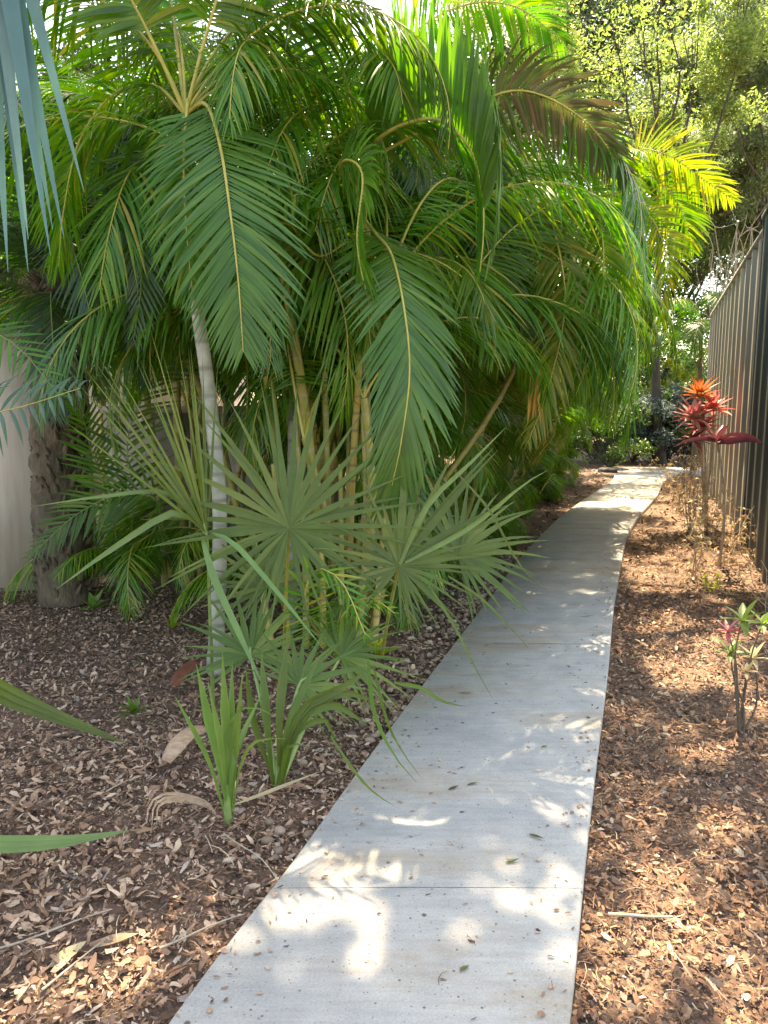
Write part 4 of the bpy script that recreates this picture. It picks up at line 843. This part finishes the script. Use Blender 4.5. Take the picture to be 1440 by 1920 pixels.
blades(r, [([(1345, 828, Yd), (1375, 822, Yd), (1405, 822, Yd), (1432, 832, Yd)], .055), ([(1345, 828, Yd), (1320, 822, Yd), (1290, 826, Yd), (1265, 836, Yd)], .022)], 'maroon', 'broad_leaf')
def weed(base, label, h, n, spread, leaf='dead', seed=0, name='dry_weed', dens=7, ls=.05, cat='weed'):
    r = empty(name, base, label, cat, 'dry weeds along the fence'); o = np.array(base); t = MB(); lf = MB()
    for i in range(n):
        e = o+np.array([R.normal(0, spread), R.normal(0, spread), h*R.uniform(.5, 1.05)]); P = limb(t, o+R.normal(0, .03, 3)*[1, 1, 0], e, .005, .0015, .12, 5, 8)
        for k_ in range(dens):
            q = P[R.integers(2, 8)]; dd = nrm(R.normal(0, 1, 3)+[0, 0, .2]); e2 = q+dd*h*.16; limb(t, q, e2, .0025, .001, .1, 4, 4)
            m_ = 4; dd2 = nrm(R.normal(0, 1, (m_, 3))+[0, 0, -.3]); strips(lf, np.tile(e2, (m_, 1)), dd2, nrm(R.normal(0, 1, (m_, 3))), ls*R.uniform(.5, 1.3, m_), ls*.16, .5, [.2, 1, .7, .05], 3, .4)
    t.build('stems', M['twig'], r, origin=o); lf.build('leaves', M[leaf], r, origin=o); return r
wspec = [((1290, 1000), .95, 9, .16, 'tall dry weed below the coral ti plant'), ((1330, 1020), .7, 9, .2, 'dry weed with bleached leaves close to the charcoal fence foot'), ((1268, 960), .8, 8, .18, 'dry brown weed on the far side of the ti plants'),
         ((1360, 1060), .55, 8, .2, 'low dry weed in front of the charcoal fence'), ((1305, 1085), .75, 4, .07, 'single thin stalked weed standing in the open mulch'), ((1420, 1060), .5, 7, .2, 'dry weed at the right edge under the charcoal fence'), ((1300, 930), .9, 8, .2, 'dry weed at the foot of the tan fence'), ((1255, 925), .6, 8, .2, 'farthest pale dry weed beside the path bend')]
for (p, h, n_, s_, lab) in wspec: weed(gp(*p), lab, h, n_, s_)
# croton like plant on the right
cr = gp(1390, 1375); ycr = cr[1]; r = empty('small_plant', cr, 'small plant with green and pink leaves on a bare forked stem', 'plant'); o = cr
st = MB(); heads = [((1392, 1165, ycr), 'sapling', .13), ((1365, 1185, ycr-.05), 'red', .09), ((1370, 1225, ycr), 'sapling', .11), ((1412, 1235, ycr+.1), 'dead', .10), ((1430, 1170, ycr+.1), 'sapling', .10), ((1400, 1260, ycr), 'dead', .08)]
for i, (p, leaf, L) in enumerate(heads):
    c = at(*p); limb(st, o+[R.normal(0, .01), 0, 0], c, .006, .003, .10, 7); mb = MB(); rosette(mb, c, 8, L, L*.13, 60, -20); mb.build('leaf_head', M[leaf], r, origin=o)
st.build('stem', M['bark'], r, origin=o)
# small weeds right edge, bare twigs
weed(gp(1445, 1150), 'bare pale twigs at the right edge above the little green plant', .5, 7, .25, 'dead', dens=2, ls=.03)
weed(gp(1335, 1110), 'little yellow green weed in the shaded mulch', .16, 6, .05, 'shrub_y', dens=3, ls=.05)
# background shrubs
def shrub(base, label, r_, h, leaf, per=160, size=.09, n=26, group='shrubs at the end of the path', seed=0):
    rng = np.random.default_rng(seed+99); root = empty('shrub', base, label, 'shrub', group); o = np.array(base, float)
    pts = crown_points(o+[0, 0, h*.52], r_, r_, h*.45, n, rng); t = MB()
    for p in pts[:9]: limb(t, o, p, .03, .008, .08, 6)
    t.build('stems', M['bark_dark'], root, origin=o); mb = MB(); leaf_cloud(mb, pts, rng.uniform(.6, 1.2, n)*r_*.33, per, size, .8, .2); mb.build('foliage', M[leaf], root, origin=o, smooth=False)
for i, (px, Y_, r_, h, leaf, lab) in enumerate(((1185, 20.5, .9, 1.7, 'tree_d', 'dark shrub left of the blue grey ones at the path end'), (1228, 20, 1.0, 2.3, 'shrub_b', 'blue grey shrub straight beyond the path end'), (1275, 20.5, .9, 1.8, 'shrub_b', 'low blue grey shrub nearest the tan fence end'),
        (1236, 21.5, .75, 3.3, 'shrub_y', 'bright yellow green shrub above the blue grey shrubs'), (1290, 22, .7, 3.0, 'shrub_y', 'yellow green shrub behind the orange leaf head'), (1310, 19, 1.1, 3.2, 'tree_d', 'dark shrub behind the tan fence end'), (1140, 19, 1.2, 2.2, 'tree_d', 'dark shrub where the palm row ends'), (1345, 24, 1.8, 4.6, 'tree_g', 'tall olive shrub rising above the tan fence end'))):
    p = at(px, 900, Y_); p[2] = 0; shrub(p, lab, r_, h, leaf, seed=i, size=.10 if leaf != 'shrub_b' else .13)
for i, (x_, y_, r_, h_, leaf, lab) in enumerate(((5.0, 20.5, 1.3, 2.4, 'tree_d', 'dense dark shrub left of the path end under the last palm'), (6.6, 21.2, 1.3, 2.0, 'shrub_b', 'wide blue grey shrub closing the gap behind the utility cover'), (8.2, 21.4, 1.3, 2.1, 'shrub_b', 'wide blue grey shrub between the path end and the tan fence'), (9.6, 20.6, 1.3, 2.6, 'tree_d', 'dense dark shrub just behind the corner of the tan fence'))):
    shrub((x_, y_, 0), lab, r_, h_, leaf, per=330, size=.12, n=46, seed=70+i)
# far fence/hedge end so the horizon is closed
for i, (x_, y_, h_, leaf, lab) in enumerate(((12, 33, 5, 'tree_d', 'broad dark shrub far behind the right side shrubs'), (7, 32, 5, 'tree_d', 'broad dark shrub far beyond the path end'), (1.5, 30, 5, 'tree_d', 'broad dark shrub far behind the palm row'))):
    shrub((x_, y_, 0), lab, 3.0, h_, leaf, per=400, size=.22, n=40, seed=50+i)
# bare branched bush by the fence top
bb = at(1345, 900, 16.8); bb[2] = 0; root = empty('bare_bush', bb, 'leafless reddish twiggy bush behind the tan fence', 'bush'); t = MB()
for i in range(26):
    e = bb+np.array([R.normal(0, .5), R.normal(0, .4), R.uniform(3.6, 5.6)]); P = limb(t, bb+[R.normal(0, .1), 0, 0], e, .03, .008, .06, 5, 9)
    for k_ in range(4): q = P[R.integers(5, 9)]; limb(t, q, q+R.normal(0, .35, 3)+[0, 0, .35], .010, .004, .1, 4, 5)
t.build('branches', M['twig'], root, origin=bb)

# ---- small things on the ground
def flat_leaf(p, L, W, ang, leaf, name, label, cat, lift=.01, curl=.25, group=None):
    p = np.array(p, float); d = np.array([math.cos(ang), math.sin(ang), .05]); mb = MB()
    strips(mb, p[None]-d*L/2, nrm(d)[None], UP[None]+R.normal(0, .1, (1, 3)), L, W, -curl*.3, [.1, .8, 1, .9, .5, .04], 5, curl)
    z = .06 if path_x(p[1])[0] < p[0] < path_x(p[1])[1] else .03
    o = np.array([p[0], p[1], z]); V = mb.v[0]; V[:, 2] += z-V[:, 2].min()
    ob = mb.build(name, M[leaf], origin=o); ob.location = o.tolist(); return tag(ob, label, cat, group)
flat_leaf(gp(215, 1785), .13, .022, .3, 'dead', 'fallen_leaf', 'large pale yellow fallen leaf on sunlit mulch', 'leaf')
flat_leaf(gp(130, 1810), .11, .02, .9, 'chip' if False else 'dead', 'fallen_leaf', 'greyish curled fallen leaf left of the pale yellow one', 'leaf')
for (p, L, a, lab) in (((960, 1647), .05, .3, 'small green brown leaf on the slab near the right edge'), ((850, 1505), .05, .5, 'small dark leaf in the middle of the path, left of two'), ((886, 1497), .05, .3, 'small dark leaf in the middle of the path, right of two'), ((1005, 1600), .06, -.7, 'narrow dark leaf near the right path edge'), ((875, 1320), .08, -.2, 'thin green blade lying across the far path'),
                     ((1100, 1172), .10, .1, 'dark twiggy debris lying on the path beyond the joint'), ((1020, 1425), .03, .1, 'tiny curled dark leaf right of the path middle'), ((870, 1855), .03, .5, 'tiny dark leaf on the sunlit near slab')):
    flat_leaf(gp(*p), L, .007, a, 'tree_d' if 'green' in lab else 'maroon' if False else 'bronze', 'fallen_leaf', lab, 'leaf')
def twig(p, q, r_, name, label, z=.035, mat_='twig', cat='twig'):
    a = gp(*p); b_ = gp(*q); a[2] = z; b_[2] = z+.01; mb = MB(); o = (a+b_)/2; limb(mb, a, b_, r_, r_*.4, .05, 6, 10); ob = mb.build(name, M[mat_], origin=o); ob.location = o.tolist(); return tag(ob, label, cat)
twig((0, 1800), (215, 1730), .004, 'twig', 'long straw coloured twig at the left edge, upper one'); twig((300, 1800), (460, 1740), .004, 'twig', 'twig pointing at the path edge above the sunlit mulch')
twig((80, 1880), (190, 1795), .004, 'twig', 'straw coloured twig under the pale yellow leaf'); twig((420, 1580), (530, 1690), .003, 'twig', 'thin grey twig curving towards the path below the seedling')
twig((1140, 1735), (1260, 1745), .006, 'twig', 'pale stick lying on the sunlit mulch right of the path'); twig((200, 1500), (260, 1475), .003, 'twig', 'short twig left of the dry curled leaf')
flat_leaf(gp(520, 1500)+[0, 0, 0], .36, .012, .55, 'dead', 'fallen_leaf', 'long pale dry blade lying beside the seedlings', 'leaf', curl=.3)
# tan spathe and dark red spathe
def trough(p0_, p1_, w, mat_, name, label, z=.03, arc=.06):
    a = gp(*p0_); b_ = gp(*p1_); a[2] = z; b_[2] = z; n_ = 12; t = np.linspace(0, 1, n_); P = a+(b_-a)*t[:, None]; P[:, 2] += np.sin(t*math.pi)*arc+.02; T_ = nrm(np.gradient(P, axis=0)); sd = nrm(np.cross(T_, UP)); nn = np.cross(sd, T_)
    ww = w*np.interp(t, [0, .2, .7, 1], [.55, 1, .9, .4]); V = []
    for i in range(n_):
        for j in range(9):
            th = math.radians(-80+20*j); V.append(P[i]+sd[i]*math.sin(th)*ww[i]+nn[i]*(math.cos(th)*ww[i]*.6))
    V = np.array(V); V2 = V-np.array([0, 0, .004]); k = 9; q = [[i*k+j, i*k+j+1, (i+1)*k+j+1, (i+1)*k+j] for i in range(n_-1) for j in range(k-1)]
    o = (a+b_)/2; ob = MB().add(V, q).add(V2, [x[::-1] for x in q]).build(name, M[mat_], origin=o); ob.location = o.tolist(); return tag(ob, label, 'palm sheath')
trough((312, 1450), (400, 1395), .045, 'spathe', 'palm_sheath', 'tan fallen palm sheath lying behind the bright green seedling')
trough((325, 1305), (372, 1255), .04, 'spathe_red', 'palm_sheath', 'dark red fallen palm sheath leaning behind the seedlings', arc=.02)
trough((470, 1075), (505, 1050), .07, 'terracotta', 'palm_sheath', 'rusty brown fallen sheath deep behind the big fan leaf', z=.05)
# curled dry leaf
cd = MB(); pts = [gp(405, 1540)+[0, 0, .03], at(380, 1505, 2.62), at(320, 1495, 2.6), at(290, 1510, 2.55), gp(285, 1560)+[0, 0, .02]]; P = spline(pts, 12); T_ = nrm(np.gradient(P, axis=0)); sd = nrm(np.cross(T_, [0, -1, .3])); 
for off in (-.012, 0, .014):
    pr = .007*np.interp(np.linspace(0, 1, 12), [0, .5, 1], [.3, 1, .2])[:, None]; C_ = P+sd*off*np.linspace(.2, 1.6, 12)[:, None]
    cd.add(np.stack([C_-sd*pr, C_+sd*pr], 1).reshape(-1, 3), [[2*i, 2*i+1, 2*i+3, 2*i+2] for i in range(11)])
ob = cd.build('dry_leaf', M['spathe'], origin=pts[0]); ob.location = pts[0].tolist(); tag(ob, 'curled dry tan leaf arching over the mulch left of the seedling', 'leaf')
# tiny plants in the mulch
for (p, L, leaf, lab) in (((175, 1150), .16, 'sapling', 'tiny bright green sprout at the foot of the brown trunk'), ((325, 1185), .10, 'shrub_y', 'tiny yellow green sprout left of the fan palms'), ((250, 1350), .10, 'fan', 'tiny blue green sprout left of the dark red sheath'), ((710, 1240), .14, 'shrub_y', 'yellow green tuft at the foot of the right fan palm')):
    b_ = gp(*p); r = empty('sprout', b_, lab, 'sprout'); mb = MB(); rosette(mb, b_+[0, 0, .03], 9, L, L*.16, 80, 10); mb.build('leaves', M[leaf], r, origin=b_)
# dark cover plate beside the path
cpt = gp(1150, 884); mb = MB(); a = np.linspace(0, 2*math.pi, 21)[:-1]
mb.tube(np.array([[cpt[0], cpt[1], .0], [cpt[0], cpt[1], .055], [cpt[0], cpt[1], .075]]), [.36, .36, .33], 24)
ob = mb.build('utility_cover', M['iron'], origin=cpt, smooth=False); ob.location = cpt.tolist(); tag(ob, 'dark round utility cover beside the far end of the path', 'cover')
# hide nothing: the source fronds were only templates, remove them
for p in AR+DT:
    for q in (p.r, p.f): bpy.data.objects.remove(q)
